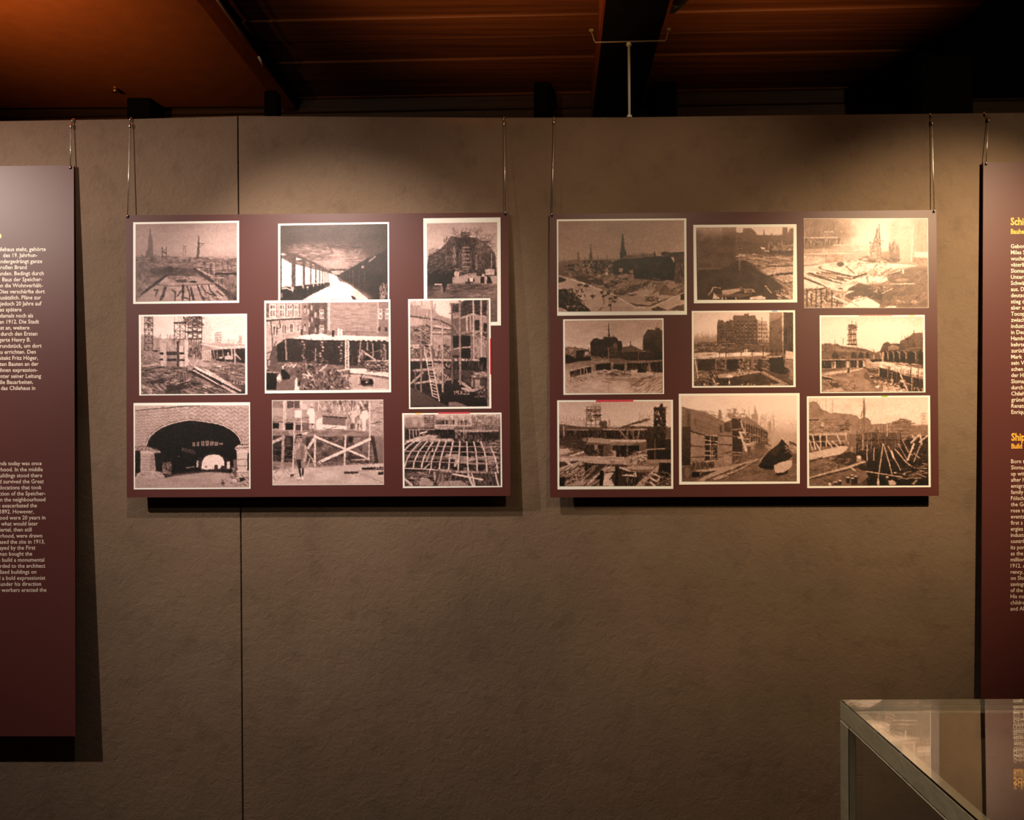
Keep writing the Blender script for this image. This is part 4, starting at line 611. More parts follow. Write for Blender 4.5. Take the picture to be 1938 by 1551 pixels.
def print_smoky_yard():
    p = Print(1510, 400, 7.454, (78, 98, 1832, 96, 1842, 1360, 84, 1362), (80, 100, 1830, 98, 1840, 1356, 86, 1358), 12)
    p.G(98, 205, 400, 214, 600, 200, 700, 190, 1360, 170); p.GX(80, .86, 500, .94, 900, 1.06, 1300, 1.06, 1500, .96, 1840, .92)
    p.C(252, 1180, 330, 330, 300, a=.65, soft=.9); p.P(140, 80, 100, 560, 100, 640, 180, 800, 300, 560, 480, 80, 520, a=.7, soft=18); p.C(150, 200, 200, 260, 130, a=.4, soft=.8); p.N(80, 100, 900, 520, 90, 60, 14); p.S(90, 150, 560, 470, 80, 70, 14, 100, 190, 90, 12, a=.4)
    p.LL(226, 12, (85, 373, 560, 366), (375, 287, 425, 287), (450, 288, 500, 288), (600, 288, 630, 288)); p.R(110, 85, 385, 610, 465, a=.65); p.S(90, 395, 610, 465, 60, 60, 12, 90, 210, 90, 8); p.P(104, 85, 480, 500, 470, 420, 510, 85, 530, a=.7, soft=6); p.L(226, 14, 500, 480, 1050, 445)
    p.P(206, 85, 540, 350, 530, 760, 540, 1000, 560, 1000, 650, 640, 700, 400, 700, 400, 610, 85, 600, a=.7); p.S(340, 530, 820, 600, 22, 60, 16, 180, 225, 90, 4, a=.5); p.R(170, 85, 545, 340, 595, a=.6); p.P(176, 390, 610, 650, 610, 640, 700, 420, 710, a=.6); p.L(240, 10, 85, 600, 760, 590); p.P(228, 85, 620, 380, 640, 380, 740, 85, 760, a=.8); p.N(85, 600, 700, 760, 50, 30, 18); p.S(90, 610, 420, 740, 50, 40, 10, 150, 200, 0, 60, a=.5); p.S(600, 480, 1050, 680, 60, 60, 14, 170, 240, 0, 30, a=.5)
    p.P(140, 1110, 250, 1150, 220, 1172, 660, 1010, 690, 1010, 640, a=.35); p.LL(130, 12, (1125, 240, 1010, 680), (1148, 180, 1150, 420), (1150, 300, 1180, 680), (1110, 260, 1130, 680), (1110, 360, 1160, 480), (1090, 420, 1150, 560), (1040, 560, 1170, 570), (1080, 440, 1160, 360), (1060, 520, 1160, 440)); p.S(1010, 400, 1180, 690, 60, 80, 9, 110, 220, 60, 50, a=.6)
    p.P(182, 1290, 150, 1420, 120, 1440, 500, 1420, 690, 1290, 690, a=.55, v2=150, soft=8); p.S(1280, 440, 1430, 690, 90, 80, 12, 90, 170, 90, 14, a=.6); p.P(196, 1430, 200, 1640, 170, 1640, 690, 1440, 660, a=.6, soft=8); p.L(228, 26, 1630, 200, 1600, 710, a=.6); p.P(176, 1640, 130, 1838, 110, 1838, 560, 1650, 560, a=.7, soft=8); p.S(1650, 160, 1830, 560, 40, 160, 14, 150, 200, 90, 5, a=.5); p.P(222, 1640, 570, 1830, 570, 1838, 650, 1640, 650); p.P(150, 1620, 650, 1830, 660, 1838, 740, 1620, 720, a=.8); p.S(1630, 660, 1830, 740, 30, 60, 8, 120, 200, 90, 8)
    p.P(140, 1180, 570, 1290, 560, 1420, 600, 1420, 710, 1180, 680, a=.7, soft=5); p.C(100, 1050, 695, 60, 34, a=.8); p.C(110, 1340, 695, 90, 34, a=.8); p.S(850, 640, 1440, 720, 60, 60, 14, 90, 180, 0, 40)
    p.P(240, 85, 780, 500, 720, 850, 690, 1000, 720, 1420, 740, 1700, 760, 1400, 840, 1280, 960, 960, 1040, 640, 1130, 85, 1130, a=.85); p.N(85, 700, 1300, 1100, 80, 40, 24); p.S(700, 700, 1300, 1020, 130, 60, 14, 110, 250, 0, 60, a=.7); p.C(96, 600, 745, 50, 34); p.LL(150, 22, (680, 780, 800, 880), (300, 790, 700, 880))
    for i in range(8):
        x = 100 + i * 34; y = 890 - i * 10; p.L((240, 110)[i % 2], 26, x, y + 20 * i * .3, x + 480, y + 140 - i * 6, a=.8)
    p.LL(96, 24, (310, 800, 740, 920), (160, 870, 480, 980), (90, 940, 400, 1060), (560, 940, 640, 960)); p.LL(248, 22, (90, 880, 420, 1060), (340, 800, 790, 900), (90, 1010, 400, 1080)); p.L(90, 26, 780, 940, 960, 880)
    p.P(255, 850, 960, 980, 910, 1240, 920, 1280, 980, 1000, 1030, 880, 985); p.L(100, 20, 980, 920, 985, 1000, a=.6)
    p.P(116, 1260, 880, 1320, 830, 1500, 800, 1700, 780, 1838, 780, 1838, 1358, 1160, 1358, 1000, 1180, 900, 1060, 1000, 1020, 1300, 1020, a=.85, soft=6); p.P(96, 660, 1200, 720, 1080, 860, 1010, 1000, 1040, 1200, 1120, 1190, 1250, 1000, 1230, 760, 1250, a=.9); p.N(680, 800, 1838, 1350, 100, 60, 18); p.S(1000, 830, 1838, 1350, 110, 120, 16, 80, 170, -25, 30, a=.5); p.LL(214, 14, (1290, 880, 1440, 830), (1310, 1025, 1640, 1020), (1180, 1160, 1340, 1080)); p.P(226, 1470, 810, 1500, 810, 1495, 880, 1480, 880); p.P(196, 1340, 970, 1480, 940, 1600, 960, 1480, 990, a=.5); p.S(1080, 1050, 1230, 1140, 26, 50, 10, 60, 215, 20, 60)
    p.P(226, 640, 1180, 720, 1120, 800, 1120, 660, 1180); p.P(255, 640, 1350, 800, 1240, 960, 1200, 1160, 1310, 1140, 1358, 640, 1358); p.S(800, 1200, 980, 1260, 20, 80, 14, 150, 255, -20, 20); p.P(255, 1230, 1345, 1390, 1330, 1380, 1357, 1240, 1357); p.L(140, 8, 720, 1260, 860, 1340)
    p.P(170, 85, 1080, 400, 1080, 640, 1130, 640, 1356, 85, 1356, a=.7); p.S(85, 1080, 640, 1356, 200, 60, 15, 60, 255, 20, 60); p.LL(90, 18, (260, 1120, 255, 1356), (330, 1130, 325, 1356), (480, 1160, 480, 1350), (130, 1140, 130, 1340), (190, 1160, 190, 1330), (405, 1110, 400, 1260), (555, 1260, 555, 1340)); p.L(210, 16, 650, 1180, 650, 1330); p.LL(90, 16, (400, 1260, 640, 1300), (100, 1120, 400, 1080)); p.L(236, 22, 500, 1200, 700, 1290)
    p.S(1400, 1250, 1690, 1300, 20, 30, 10, 180, 240, 5, 30, a=.6); p.D('12', 1610, 1260, 36, a=.7)
    return p.done()

def print_gothic_pit():
    p = Print(1050, 590, 8.809, (138, 124, 1812, 106, 1822, 1366, 144, 1382), (168, 146, 1792, 130, 1802, 1350, 174, 1356), 13)
    p.G(130, 190, 400, 200, 600, 216, 640, 200, 680, 130, 850, 130, 960, 180, 1100, 190, 1360, 214); p.N(170, 140, 1790, 600, 160, 90, 10); p.C(222, 1300, 560, 170, 70, a=.5, soft=.8)
    p.P(140, 175, 600, 220, 575, 300, 590, 340, 580, 380, 600, 460, 600, 580, 640, 600, 860, 175, 860, v2=100); p.S(180, 600, 600, 780, 70, 50, 10, 80, 210, 90, 12, a=.6); p.P(60, 360, 650, 520, 630, 580, 640, 480, 700, 470, 800, 360, 800); p.P(205, 505, 660, 555, 660, 555, 720, 505, 720, a=.8); p.P(52, 175, 710, 250, 720, 350, 780, 600, 740, 620, 800, 380, 830, 180, 860)
    p.P(70, 592, 520, 640, 450, 700, 436, 740, 456, 800, 452, 820, 415, 888, 420, 892, 190, 898, 190, 915, 420, 970, 415, 1030, 430, 1050, 480, 1110, 490, 1125, 560, 1100, 780, 600, 760, v2=60); p.S(620, 540, 1060, 780, 60, 60, 10, 50, 130, 90, 10, a=.5); p.C(150, 1010, 560, 36, 44, a=.6); p.C(130, 990, 600, 60, 60, a=.3); p.L(150, 24, 895, 600, 905, 820, a=.8); p.LL(96, 7, (980, 390, 980, 430), (890, 180, 895, 230))
    p.P(112, 1120, 590, 1220, 575, 1250, 560, 1262, 460, 1275, 560, 1320, 575, 1400, 610, 1470, 640, 1470, 700, 1120, 700); p.P(96, 1468, 480, 1480, 400, 1540, 300, 1560, 290, 1670, 300, 1680, 265, 1750, 260, 1760, 305, 1802, 310, 1802, 830, 1640, 800, 1640, 660, 1470, 650, v2=50); p.LL(120, 10, (1712, 190, 1712, 270)); p.N(1460, 270, 1802, 700, 90, 90, 10)
    p.P(72, 1090, 680, 1200, 665, 1640, 660, 1640, 810, 1210, 810, 1100, 780, v2=60); p.S(1100, 670, 1640, 800, 50, 110, 8, 50, 120, 90, 3, a=.5); p.L(150, 12, 1398, 670, 1396, 800, a=.7)
    p.P(120, 600, 760, 900, 780, 1110, 800, 1800, 810, 1800, 1010, 1200, 1020, 960, 960, 700, 980, 480, 960, 600, 830, a=.7); p.S(600, 740, 940, 840, 70, 40, 10, 60, 215, 0, 60); p.T(940, 660, 1080, 800, 5, 5, 8, 120, a=.6)
    p.P(52, 690, 870, 930, 850, 935, 970, 690, 970); p.P(54, 980, 870, 1160, 870, 1160, 970, 980, 980); p.P(48, 1200, 850, 1560, 860, 1520, 1010, 1210, 1000); p.P(48, 1600, 820, 1802, 820, 1802, 1010, 1610, 1000); p.S(1200, 860, 1800, 1000, 60, 130, 8, 40, 150, 90, 3); p.LL(176, 34, (955, 850, 955, 970), (1185, 850, 1180, 1000)); p.L(150, 40, 640, 880, 650, 980); p.L(160, 18, 1575, 870, 1580, 1010)
    for j in range(5): p.L(84, 7, 930, 870 + j * 22, 985, 872 + j * 22); p.L(90, 7, 1160, 860 + j * 26, 1215, 862 + j * 26)
    p.P(160, 370, 830, 900, 800, 920, 840, 640, 870, 180, 1000, 175, 880, a=.8); p.L(186, 22, 180, 990, 420, 930, 640, 900); p.P(52, 245, 1000, 420, 950, 600, 910, 610, 1010, 480, 1040, 260, 1100); p.LL(176, 14, (430, 950, 440, 1070), (490, 940, 490, 1020), (520, 940, 540, 1040)); p.S(250, 960, 420, 1090, 16, 100, 6, 100, 150, 90, 4)
    p.P(150, 1230, 830, 1560, 815, 1800, 800, 1800, 825, 1560, 850, 1220, 850, a=.8); p.S(700, 960, 1300, 1080, 80, 110, 12, 60, 225, 5, 20); p.LL(216, 14, (820, 965, 900, 990, 1030, 965), (1200, 1040, 1420, 1020), (1420, 1020, 1660, 1070)); p.P(205, 1265, 970, 1380, 960, 1370, 1010, 1265, 1020); p.P(206, 1515, 1000, 1600, 1000, 1650, 1050, 1530, 1040); p.P(70, 860, 1040, 960, 1010, 1080, 1050, 960, 1075, a=.8); p.P(110, 1090, 1020, 1260, 1040, 1280, 1060, 1100, 1060, a=.8)
    p.P(186, 175, 1080, 740, 1060, 1100, 1090, 1800, 1040, 1802, 1350, 174, 1356, a=.8, soft=8); p.P(130, 820, 1100, 1150, 1110, 1500, 1090, 1460, 1180, 1240, 1170, 1100, 1140, 900, 1160, a=.6); p.N(174, 1080, 1800, 1350, 100, 40, 18); p.S(200, 1080, 660, 1160, 60, 50, 10, 70, 216, 0, 60); p.S(1280, 1080, 1800, 1350, 110, 110, 12, 100, 230, -30, 12); p.C(232, 1100, 1260, 150, 90, a=.5, soft=.7); p.C(230, 620, 1240, 180, 90, a=.4, soft=.7); p.L(100, 12, 790, 1160, 960, 1185, a=.6); p.L(120, 14, 895, 1200, 900, 1340, a=.3); p.S(180, 1150, 420, 1340, 50, 40, 9, 110, 220, 0, 80, a=.5); p.D('2.X.11', 1615, 1310, 36, v=238)
    return p.done()

def print_stepped_block():
    p = Print(1300, 575, 8.809, (80, 116, 1802, 104, 1812, 1384, 86, 1396), (114, 142, 1772, 136, 1776, 1356, 118, 1366), 14)
    p.G(130, 232, 400, 244, 520, 226, 600, 186, 700, 140, 800, 120, 900, 130, 1000, 110, 1370, 96); p.GX(110, .98, 500, 1., 1200, 1.03, 1380, 1.02, 1776, .98)
    p.P(186, 118, 540, 230, 560, 330, 520, 400, 560, 500, 520, 500, 700, 118, 700, v2=130, a=.7); p.S(120, 500, 500, 720, 60, 80, 9, 110, 210, 90, 8, a=.5)
    p.P(128, 500, 380, 515, 270, 605, 270, 615, 310, 650, 310, 655, 285, 705, 285, 710, 260, 770, 270, 775, 190, 950, 190, 955, 165, 1030, 165, 1035, 195, 1140, 180, 1150, 250, 1180, 270, 1180, 680, 500, 700, v2=96)
    p.P(190, 1180, 270, 1330, 290, 1365, 440, 1365, 670, 1180, 670, v2=160); p.N(500, 200, 1370, 680, 60, 60, 12)
    for j in range(6):
        y = 265 + j * 64
        for i in range(5): p.R(196, 835 + i * 70, y + 50, 865 + i * 70, y + 68, a=.5); p.R(80, 832 + i * 70, y + 6, 866 + i * 70, y + 46, a=.6)
        p.L(84, 10, 800, y + 72, 1175, y + 72, a=.5)
    for j in range(6):
        for i in range(5): p.R(78, 560 + i * 46, 380 + j * 50, 584 + i * 46, 412 + j * 50, a=.5); p.R(180, 570 + i * 46, 418 + j * 50, 590 + i * 46, 428 + j * 50, a=.4)
    for j in range(5):
        for i in range(4): p.R(84, 1195 + i * 40, 330 + j * 66, 1215 + i * 40, 372 + j * 66, a=.6); p.L(225, 8, 1185, 315 + j * 66, 1360, 320 + j * 66, a=.5)
    p.T(520, 300, 800, 700, 9, 7, 6, 76, a=.5); p.S(500, 280, 1180, 690, 120, 80, 7, 70, 190, 90, 10, a=.5); p.LL(90, 7, (1020, 150, 1020, 800), (800, 250, 800, 660), (1250, 230, 1250, 700))
    p.R(150, 1372, 142, 1590, 800, v2=96); p.P(190, 1372, 142, 1600, 142, 1540, 240, 1372, 300, a=.6); p.S(1380, 300, 1590, 560, 50, 90, 12, 70, 150, -20, 20, a=.5); p.P(84, 1612, 142, 1776, 140, 1776, 790, 1640, 800, 1612, 880); p.L(170, 14, 1612, 142, 1602, 880, a=.7); p.N(1372, 142, 1776, 800, 70, 110, 12); p.LL(120, 8, (1690, 300, 1690, 700), (1730, 320, 1735, 680)); p.S(1380, 780, 1600, 880, 30, 110, 10, 60, 140, 90, 3)
    p.R(90, 190, 640, 1370, 800, a=.6); p.LL(176, 9, (580, 660, 800, 660), (400, 735, 800, 735), (960, 672, 1370, 690), (570, 715, 750, 712)); p.S(120, 660, 560, 790, 90, 50, 12, 50, 205, 0, 50, a=.7); p.S(560, 660, 1370, 800, 110, 90, 10, 50, 180, 0, 30, a=.6)
    p.P(226, 120, 820, 470, 800, 560, 830, 1060, 800, 1360, 810, 1400, 820, 1320, 860, 1080, 870, 660, 890, 300, 910, 120, 920, a=.9); p.P(150, 470, 890, 860, 870, 1080, 870, 1060, 920, 660, 930, 480, 930, a=.9); p.P(250, 500, 830, 640, 820, 640, 870, 510, 880); p.P(250, 760, 820, 1050, 800, 1060, 850, 780, 870); p.P(226, 1110, 810, 1260, 815, 1260, 850, 1120, 850); p.LL(80, 12, (545, 780, 545, 880), (650, 790, 650, 880), (905, 800, 905, 860), (1080, 760, 1090, 860), (1275, 700, 1275, 860)); p.R(236, 985, 750, 1010, 815); p.R(220, 955, 760, 975, 810); p.S(120, 830, 460, 910, 30, 90, 12, 110, 240, 3, 10)
    p.R(66, 190, 920, 1700, 1120, a=.85); p.S(480, 920, 660, 1100, 40, 120, 12, 60, 190, 2, 6); p.L(150, 16, 480, 930, 490, 1100); p.L(150, 16, 650, 930, 650, 1100); p.R(60, 665, 930, 860, 1080); p.S(860, 920, 1180, 1110, 110, 70, 12, 50, 205, 20, 60); p.C(150, 1100, 960, 30, 70, a=.7); p.S(1260, 880, 1370, 1120, 40, 90, 12, 60, 190, 10, 20); p.P(62, 1370, 900, 1610, 880, 1610, 1060, 1700, 1120, 1640, 1180, 1400, 1130); p.P(176, 1300, 870, 1600, 860, 1600, 880, 1380, 900)
    p.P(206, 1650, 780, 1776, 800, 1776, 920, 1640, 910); p.P(150, 1640, 920, 1776, 940, 1776, 1280, 1700, 1240, 1720, 1100, 1620, 1040, a=.9); p.N(1620, 900, 1776, 1340, 50, 40, 16)
    p.P(150, 180, 1100, 300, 1110, 470, 1200, 480, 1250, 118, 1250, 130, 1120, a=.8); p.L(206, 26, 140, 950, 190, 1245); p.S(180, 1120, 490, 1250, 60, 60, 16, 40, 205, 40, 60); p.P(186, 490, 1180, 840, 1130, 1180, 1110, 1240, 1140, 860, 1200, 540, 1240, a=.9); p.S(840, 1090, 1130, 1170, 50, 50, 14, 80, 220, 10, 50); p.P(222, 640, 1210, 700, 1180, 780, 1190, 770, 1220, 660, 1235); p.P(200, 840, 1190, 880, 1180, 860, 1220)
    p.P(80, 540, 1240, 800, 1220, 1000, 1180, 1240, 1140, 1720, 1340, 1000, 1360, 300, 1360, a=.7); p.P(66, 300, 1240, 860, 1230, 1080, 1340, 300, 1350, a=.6); p.N(300, 1140, 1720, 1350, 70, 50, 16); p.LL(196, 13, (1240, 1140, 1620, 1345), (1270, 1130, 1690, 1345)); p.L(150, 16, 1255, 1140, 1650, 1345); p.S(120, 1240, 500, 1360, 90, 60, 14, 40, 190, 20, 50); p.L(206, 20, 440, 1270, 490, 1350); p.C(216, 708, 1310, 14, 36); p.C(216, 518, 1325, 20, 12); p.C(210, 295, 1340, 18, 16); p.S(840, 1330, 1560, 1358, 20, 40, 14, 120, 226, 0, 20); p.P(176, 1400, 1340, 1560, 1325, 1600, 1350, 1400, 1358)
    p.tabs = [(1418, 106, 1505, 104, 1505, 128, 1418, 130, 'blue')]
    return p.done()

def print_arcade_yard():
    p = Print(1540, 585, 8.426, (92, 98, 1768, 90, 1780, 1324, 102, 1336), (122, 122, 1744, 116, 1750, 1310, 128, 1322), 15)
    p.G(116, 226, 300, 244, 500, 246, 650, 240, 700, 180, 800, 150, 950, 160, 1330, 170); p.GX(120, .97, 400, 1., 1200, 1.0, 1750, .94); p.N(122, 116, 1744, 600, 260, 120, 6)
    p.P(126, 125, 560, 220, 540, 260, 535, 300, 560, 380, 555, 420, 580, 560, 600, 700, 610, 850, 640, 930, 680, 1000, 690, 1060, 660, 1060, 840, 900, 840, 125, 820, v2=110); p.N(125, 540, 1060, 820, 60, 40, 18); p.P(160, 240, 640, 360, 620, 700, 660, 900, 690, 900, 710, 500, 680, a=.6)
    for x, r in ((340, 50), (640, 46), (755, 40), (860, 30)): p.C(70, x, 720, r, 46, a=.85); p.R(70, x - r, 720, x + r, 790, a=.7); p.L(170, 9, x - r - 6, 720, x - r * .5, 672, x + r * .5, 672, x + r + 6, 720, a=.5)
    p.LL(110, 7, (340, 490, 340, 650), (470, 460, 470, 560), (955, 640, 960, 760), (680, 540, 700, 800)); p.S(130, 560, 560, 800, 60, 70, 9, 70, 190, 0, 40, a=.5)
    p.P(130, 555, 260, 680, 260, 665, 570, 555, 570, a=.25); p.T(562, 250, 675, 570, 4, 8, 9, 92); p.S(560, 250, 680, 330, 36, 70, 9, 60, 120, 0, 40); p.L(70, 20, 545, 560, 665, 555); p.LL(84, 16, (545, 405, 670, 405), (540, 500, 650, 500)); p.S(540, 250, 690, 560, 40, 50, 7, 70, 130, 0, 60); p.LL(100, 7, (610, 190, 612, 260), (675, 200, 672, 260), (560, 230, 560, 270)); p.T(560, 570, 660, 640, 4, 2, 8, 140, a=.6)
    p.P(118, 1060, 660, 1110, 550, 1180, 520, 1220, 550, 1280, 545, 1370, 550, 1380, 510, 1480, 460, 1590, 380, 1680, 375, 1744, 380, 1744, 930, 1300, 850, 1110, 830, v2=76); p.P(170, 1180, 600, 1270, 560, 1360, 600, 1350, 640, 1190, 660, a=.7); p.N(1060, 400, 1744, 900, 60, 60, 14); p.LL(110, 8, (1600, 330, 1600, 390), (1735, 340, 1735, 390), (1450, 430, 1450, 480)); p.R(70, 1490, 460, 1520, 560, a=.4); p.S(1380, 420, 1740, 640, 50, 80, 9, 50, 130, 90, 10, a=.5); p.LL(150, 9, (1470, 630, 1740, 610), (1380, 655, 1640, 660))
    for x, r in ((1150, 26), (1235, 34), (1320, 36), (1420, 40), (1555, 60), (1720, 50)): p.C(54, x, 730, r, 70, a=.9); p.R(54, x - r, 730, x + r, 830 + (x - 1150) * .1, a=.85); p.L(196, 13, x + r * .3, 668, x + r + 8, 700, x + r + 14, 790, a=.75)
    p.R(52, 920, 800, 1090, 832); p.R(206, 1090, 690, 1108, 830, a=.8); p.R(200, 950, 720, 975, 800, a=.7)
    p.L(196, 14, 130, 808, 540, 800); p.R(50, 130, 820, 820, 940, a=.85); p.R(204, 285, 840, 355, 940, v2=190); p.R(216, 515, 830, 580, 930); p.R(186, 685, 820, 715, 930); p.R(196, 785, 820, 820, 920); p.P(180, 820, 790, 905, 790, 905, 940, 850, 940, a=.9); p.S(140, 820, 820, 930, 60, 100, 7, 40, 120, 90, 4); p.L(180, 10, 560, 800, 900, 790)
    p.P(150, 128, 950, 500, 930, 800, 930, 900, 960, 1040, 1060, 1120, 1200, 1480, 1310, 128, 1320); p.P(206, 130, 1040, 250, 1000, 560, 970, 800, 935, 700, 980, 560, 1010, 280, 1040); p.P(96, 128, 960, 500, 935, 280, 985, 130, 1000, a=.7); p.P(84, 540, 935, 575, 935, 570, 1015, 535, 1015); p.P(200, 130, 1045, 210, 1060, 360, 1105, 340, 1120, 130, 1060); p.P(60, 130, 1070, 330, 1120, 280, 1130, 130, 1110, a=.8); p.N(128, 1000, 1100, 1310, 90, 50, 24); p.P(170, 460, 1110, 770, 1065, 960, 1230, 700, 1300, 440, 1160, a=.5); p.P(100, 820, 1000, 960, 960, 1030, 1080, 1040, 1200, 940, 1200, 800, 1080, a=.6); p.P(60, 900, 1085, 1000, 1085, 980, 1105, 910, 1105); p.P(206, 890, 1060, 1020, 1050, 1010, 1085, 900, 1080, a=.8); p.S(130, 1130, 700, 1310, 90, 60, 14, 60, 200, 0, 50, a=.6); p.P(70, 250, 1180, 380, 1170, 420, 1230, 300, 1240, a=.7)
    p.P(84, 830, 940, 1040, 930, 1060, 1060, 1110, 1100, 1240, 1110, 1200, 1180, 960, 1100, a=.8); p.P(228, 910, 860, 980, 840, 1110, 835, 1300, 870, 1744, 940, 1748, 1080, 1500, 1030, 1200, 960, 1000, 910); p.S(950, 850, 1744, 1060, 70, 180, 12, 120, 246, 12, 5); p.L(70, 8, 1300, 870, 1744, 945); p.P(140, 1170, 910, 1225, 920, 1220, 970, 1170, 950); p.P(180, 1200, 960, 1480, 1035, 1746, 1085, 1746, 1120, 1400, 1040, a=.9); p.L(214, 30, 1110, 700, 1105, 840, a=.6)
    p.P(58, 1040, 930, 1220, 970, 1400, 1040, 1746, 1120, 1748, 1310, 1500, 1310, 1280, 1220, 1050, 1060, a=.92); p.S(1040, 960, 1746, 1300, 90, 160, 10, 40, 150, 90, 4, a=.6); p.L(180, 20, 1035, 920, 1040, 1060); p.L(214, 22, 1385, 1045, 1500, 1305); p.L(190, 13, 1440, 1170, 1560, 1200); p.L(186, 12, 1565, 1100, 1565, 1300); p.LL(150, 13, (1180, 980, 1180, 1110), (1250, 1000, 1250, 1200)); p.P(206, 1100, 1200, 1300, 1240, 1480, 1290, 1480, 1312, 1100, 1312, a=.7); p.S(980, 1120, 1480, 1310, 80, 50, 18, 110, 250, 0, 60); p.P(245, 980, 1220, 1040, 1210, 1050, 1250, 990, 1250); p.S(1590, 1250, 1740, 1300, 16, 40, 10, 120, 230, 90, 30); p.P(216, 140, 1300, 280, 1270, 440, 1240, 500, 1310, 140, 1320, a=.6)
    p.tabs = [(718, 92, 1256, 90, 1256, 106, 718, 108, 'pale red'), (1524, 91, 1604, 90, 1604, 106, 1524, 106, 'yellow')]
    return p.done()

def print_shaft_site():
    p = Print(1045, 745, 8.075, (76, 98, 1846, 90, 1850, 1450, 82, 1460), (106, 124, 1814, 112, 1818, 1408, 110, 1412), 16)
    p.G(112, 208, 300, 216, 480, 218, 540, 150, 700, 120, 850, 110, 960, 140, 1410, 110); p.GX(106, .96, 600, .98, 1400, 1.03, 1816, 1.05)
    p.P(120, 110, 460, 200, 470, 330, 490, 520, 510, 740, 510, 780, 430, 800, 400, 835, 420, 840, 510, 1040, 520, 1060, 500, 1430, 380, 1440, 410, 1140, 490, 1500, 500, 1500, 700, 110, 700, v2=80); p.C(190, 870, 430, 18, 60, a=.7); p.R(150, 860, 400, 884, 520, a=.6); p.P(104, 1050, 505, 1440, 375, 1500, 380, 1490, 400, 1440, 420, 1130, 500)
    for i in range(16): x = 120 + i * 26; p.L(118, 5, x, 340 + (i * 37) % 70, x + 2, 490, a=.8)
    for i in range(11): x = 1330 + i * 18; p.L(140, 5, x, 280 + (i * 53) % 90, x, 500, a=.7)
    p.T(525, 200, 735, 540, 4, 6, 9, 92); p.S(530, 230, 740, 420, 70, 60, 9, 70, 150, 0, 50); p.L(76, 26, 640, 330, 740, 325); p.L(90, 20, 540, 245, 600, 245); p.C(210, 695, 440, 24, 34); p.C(84, 760, 455, 40, 40, a=.8); p.S(640, 160, 740, 260, 16, 60, 7, 90, 150, 0, 90)
    p.P(70, 1555, 215, 1640, 200, 1660, 150, 1690, 150, 1690, 200, 1735, 215, 1740, 620, 1730, 840, 1550, 820, v2=52); p.P(216, 1600, 320, 1625, 250, 1650, 330); p.P(212, 1590, 400, 1600, 350, 1625, 400); p.P(212, 1650, 400, 1660, 345, 1680, 400); p.P(196, 1600, 500, 1625, 450, 1650, 500); p.P(150, 1695, 270, 1730, 230, 1730, 300); p.P(200, 1570, 280, 1610, 260, 1580, 340, a=.6); p.L(50, 12, 1560, 420, 1740, 420); p.S(1555, 200, 1740, 620, 80, 60, 10, 40, 120, 40, 60, a=.7); p.S(1560, 500, 1740, 800, 40, 60, 9, 40, 160, 0, 80, a=.6)
    p.P(110, 1740, 530, 1814, 510, 1816, 680, 1740, 690); p.L(180, 14, 1730, 690, 1814, 690); p.R(50, 1450, 690, 1816, 1000, a=.8); p.P(64, 1450, 500, 1560, 500, 1560, 830, 1440, 830, a=.8)
    p.L(170, 22, 240, 550, 560, 555, a=.8); p.L(176, 26, 780, 545, 1440, 545); p.R(50, 120, 560, 1030, 660, a=.75); p.R(46, 780, 565, 1440, 680, a=.75); p.S(120, 560, 1440, 680, 120, 100, 9, 40, 150, 90, 3, a=.7); p.LL(180, 22, (175, 500, 180, 680)); p.LL(160, 20, (1030, 560, 1125, 665), (1330, 560, 1310, 690)); p.LL(140, 22, (1150, 540, 1150, 690), (1240, 560, 1240, 680))
    p.P(180, 420, 700, 540, 665, 900, 690, 1440, 700, 1420, 740, 900, 770, 540, 740, a=.9); p.L(222, 18, 900, 720, 1430, 715); p.P(150, 880, 740, 1260, 750, 1200, 790, 880, 780); p.S(110, 660, 540, 830, 120, 60, 11, 40, 205, 0, 50, a=.7); p.P(60, 110, 640, 420, 660, 520, 760, 480, 860, 300, 830, 110, 780, a=.6); p.P(62, 520, 780, 880, 780, 880, 950, 560, 950, 480, 880); p.P(120, 790, 790, 900, 790, 880, 950, 770, 950, a=.8); p.S(520, 780, 900, 950, 80, 50, 12, 40, 170, 40, 60, a=.6); p.P(196, 640, 780, 700, 780, 690, 840, 650, 860, a=.7)
    p.R(48, 930, 790, 1330, 960); p.S(930, 790, 1130, 960, 20, 130, 8, 60, 130, 90, 3); p.L(160, 26, 1150, 780, 1150, 930); 
    for j in range(14): p.L(60, 5, 1138, 790 + j * 10, 1162, 790 + j * 10)
    p.P(190, 890, 850, 940, 860, 975, 910, 970, 960, 920, 960, 930, 900, a=.8); p.L(196, 26, 960, 880, 962, 960); p.R(110, 1030, 920, 1060, 970); p.P(196, 110, 840, 240, 830, 320, 890, 110, 930); p.L(180, 22, 120, 930, 320, 880)
    p.L(214, 24, 280, 950, 480, 885); p.P(196, 110, 960, 400, 950, 1100, 960, 1120, 1080, 700, 1080, 380, 1020, 110, 1020); p.S(120, 950, 1110, 1080, 60, 300, 12, 120, 230, 2, 2); p.L(50, 8, 560, 1070, 1110, 1090); p.P(130, 880, 1010, 960, 1020, 950, 1070, 880, 1060, a=.6)
    p.P(200, 1110, 1000, 1280, 920, 1280, 1070, 1120, 1090, a=.6); p.L(176, 18, 1120, 990, 1300, 900, 1480, 850, 1720, 836); p.R(48, 1480, 860, 1814, 1000); p.S(1200, 880, 1450, 1090, 90, 90, 14, 50, 225, -25, 40); p.LL(206, 20, (1350, 940, 1440, 1000), (1360, 930, 1440, 940), (1330, 1010, 1400, 1020)); p.P(190, 1220, 960, 1300, 940, 1300, 1090, 1240, 1080, a=.7); p.P(160, 1430, 1010, 1814, 1010, 1814, 1070, 1440, 1060, a=.9); p.L(150, 16, 1570, 690, 1570, 1000, a=.6)
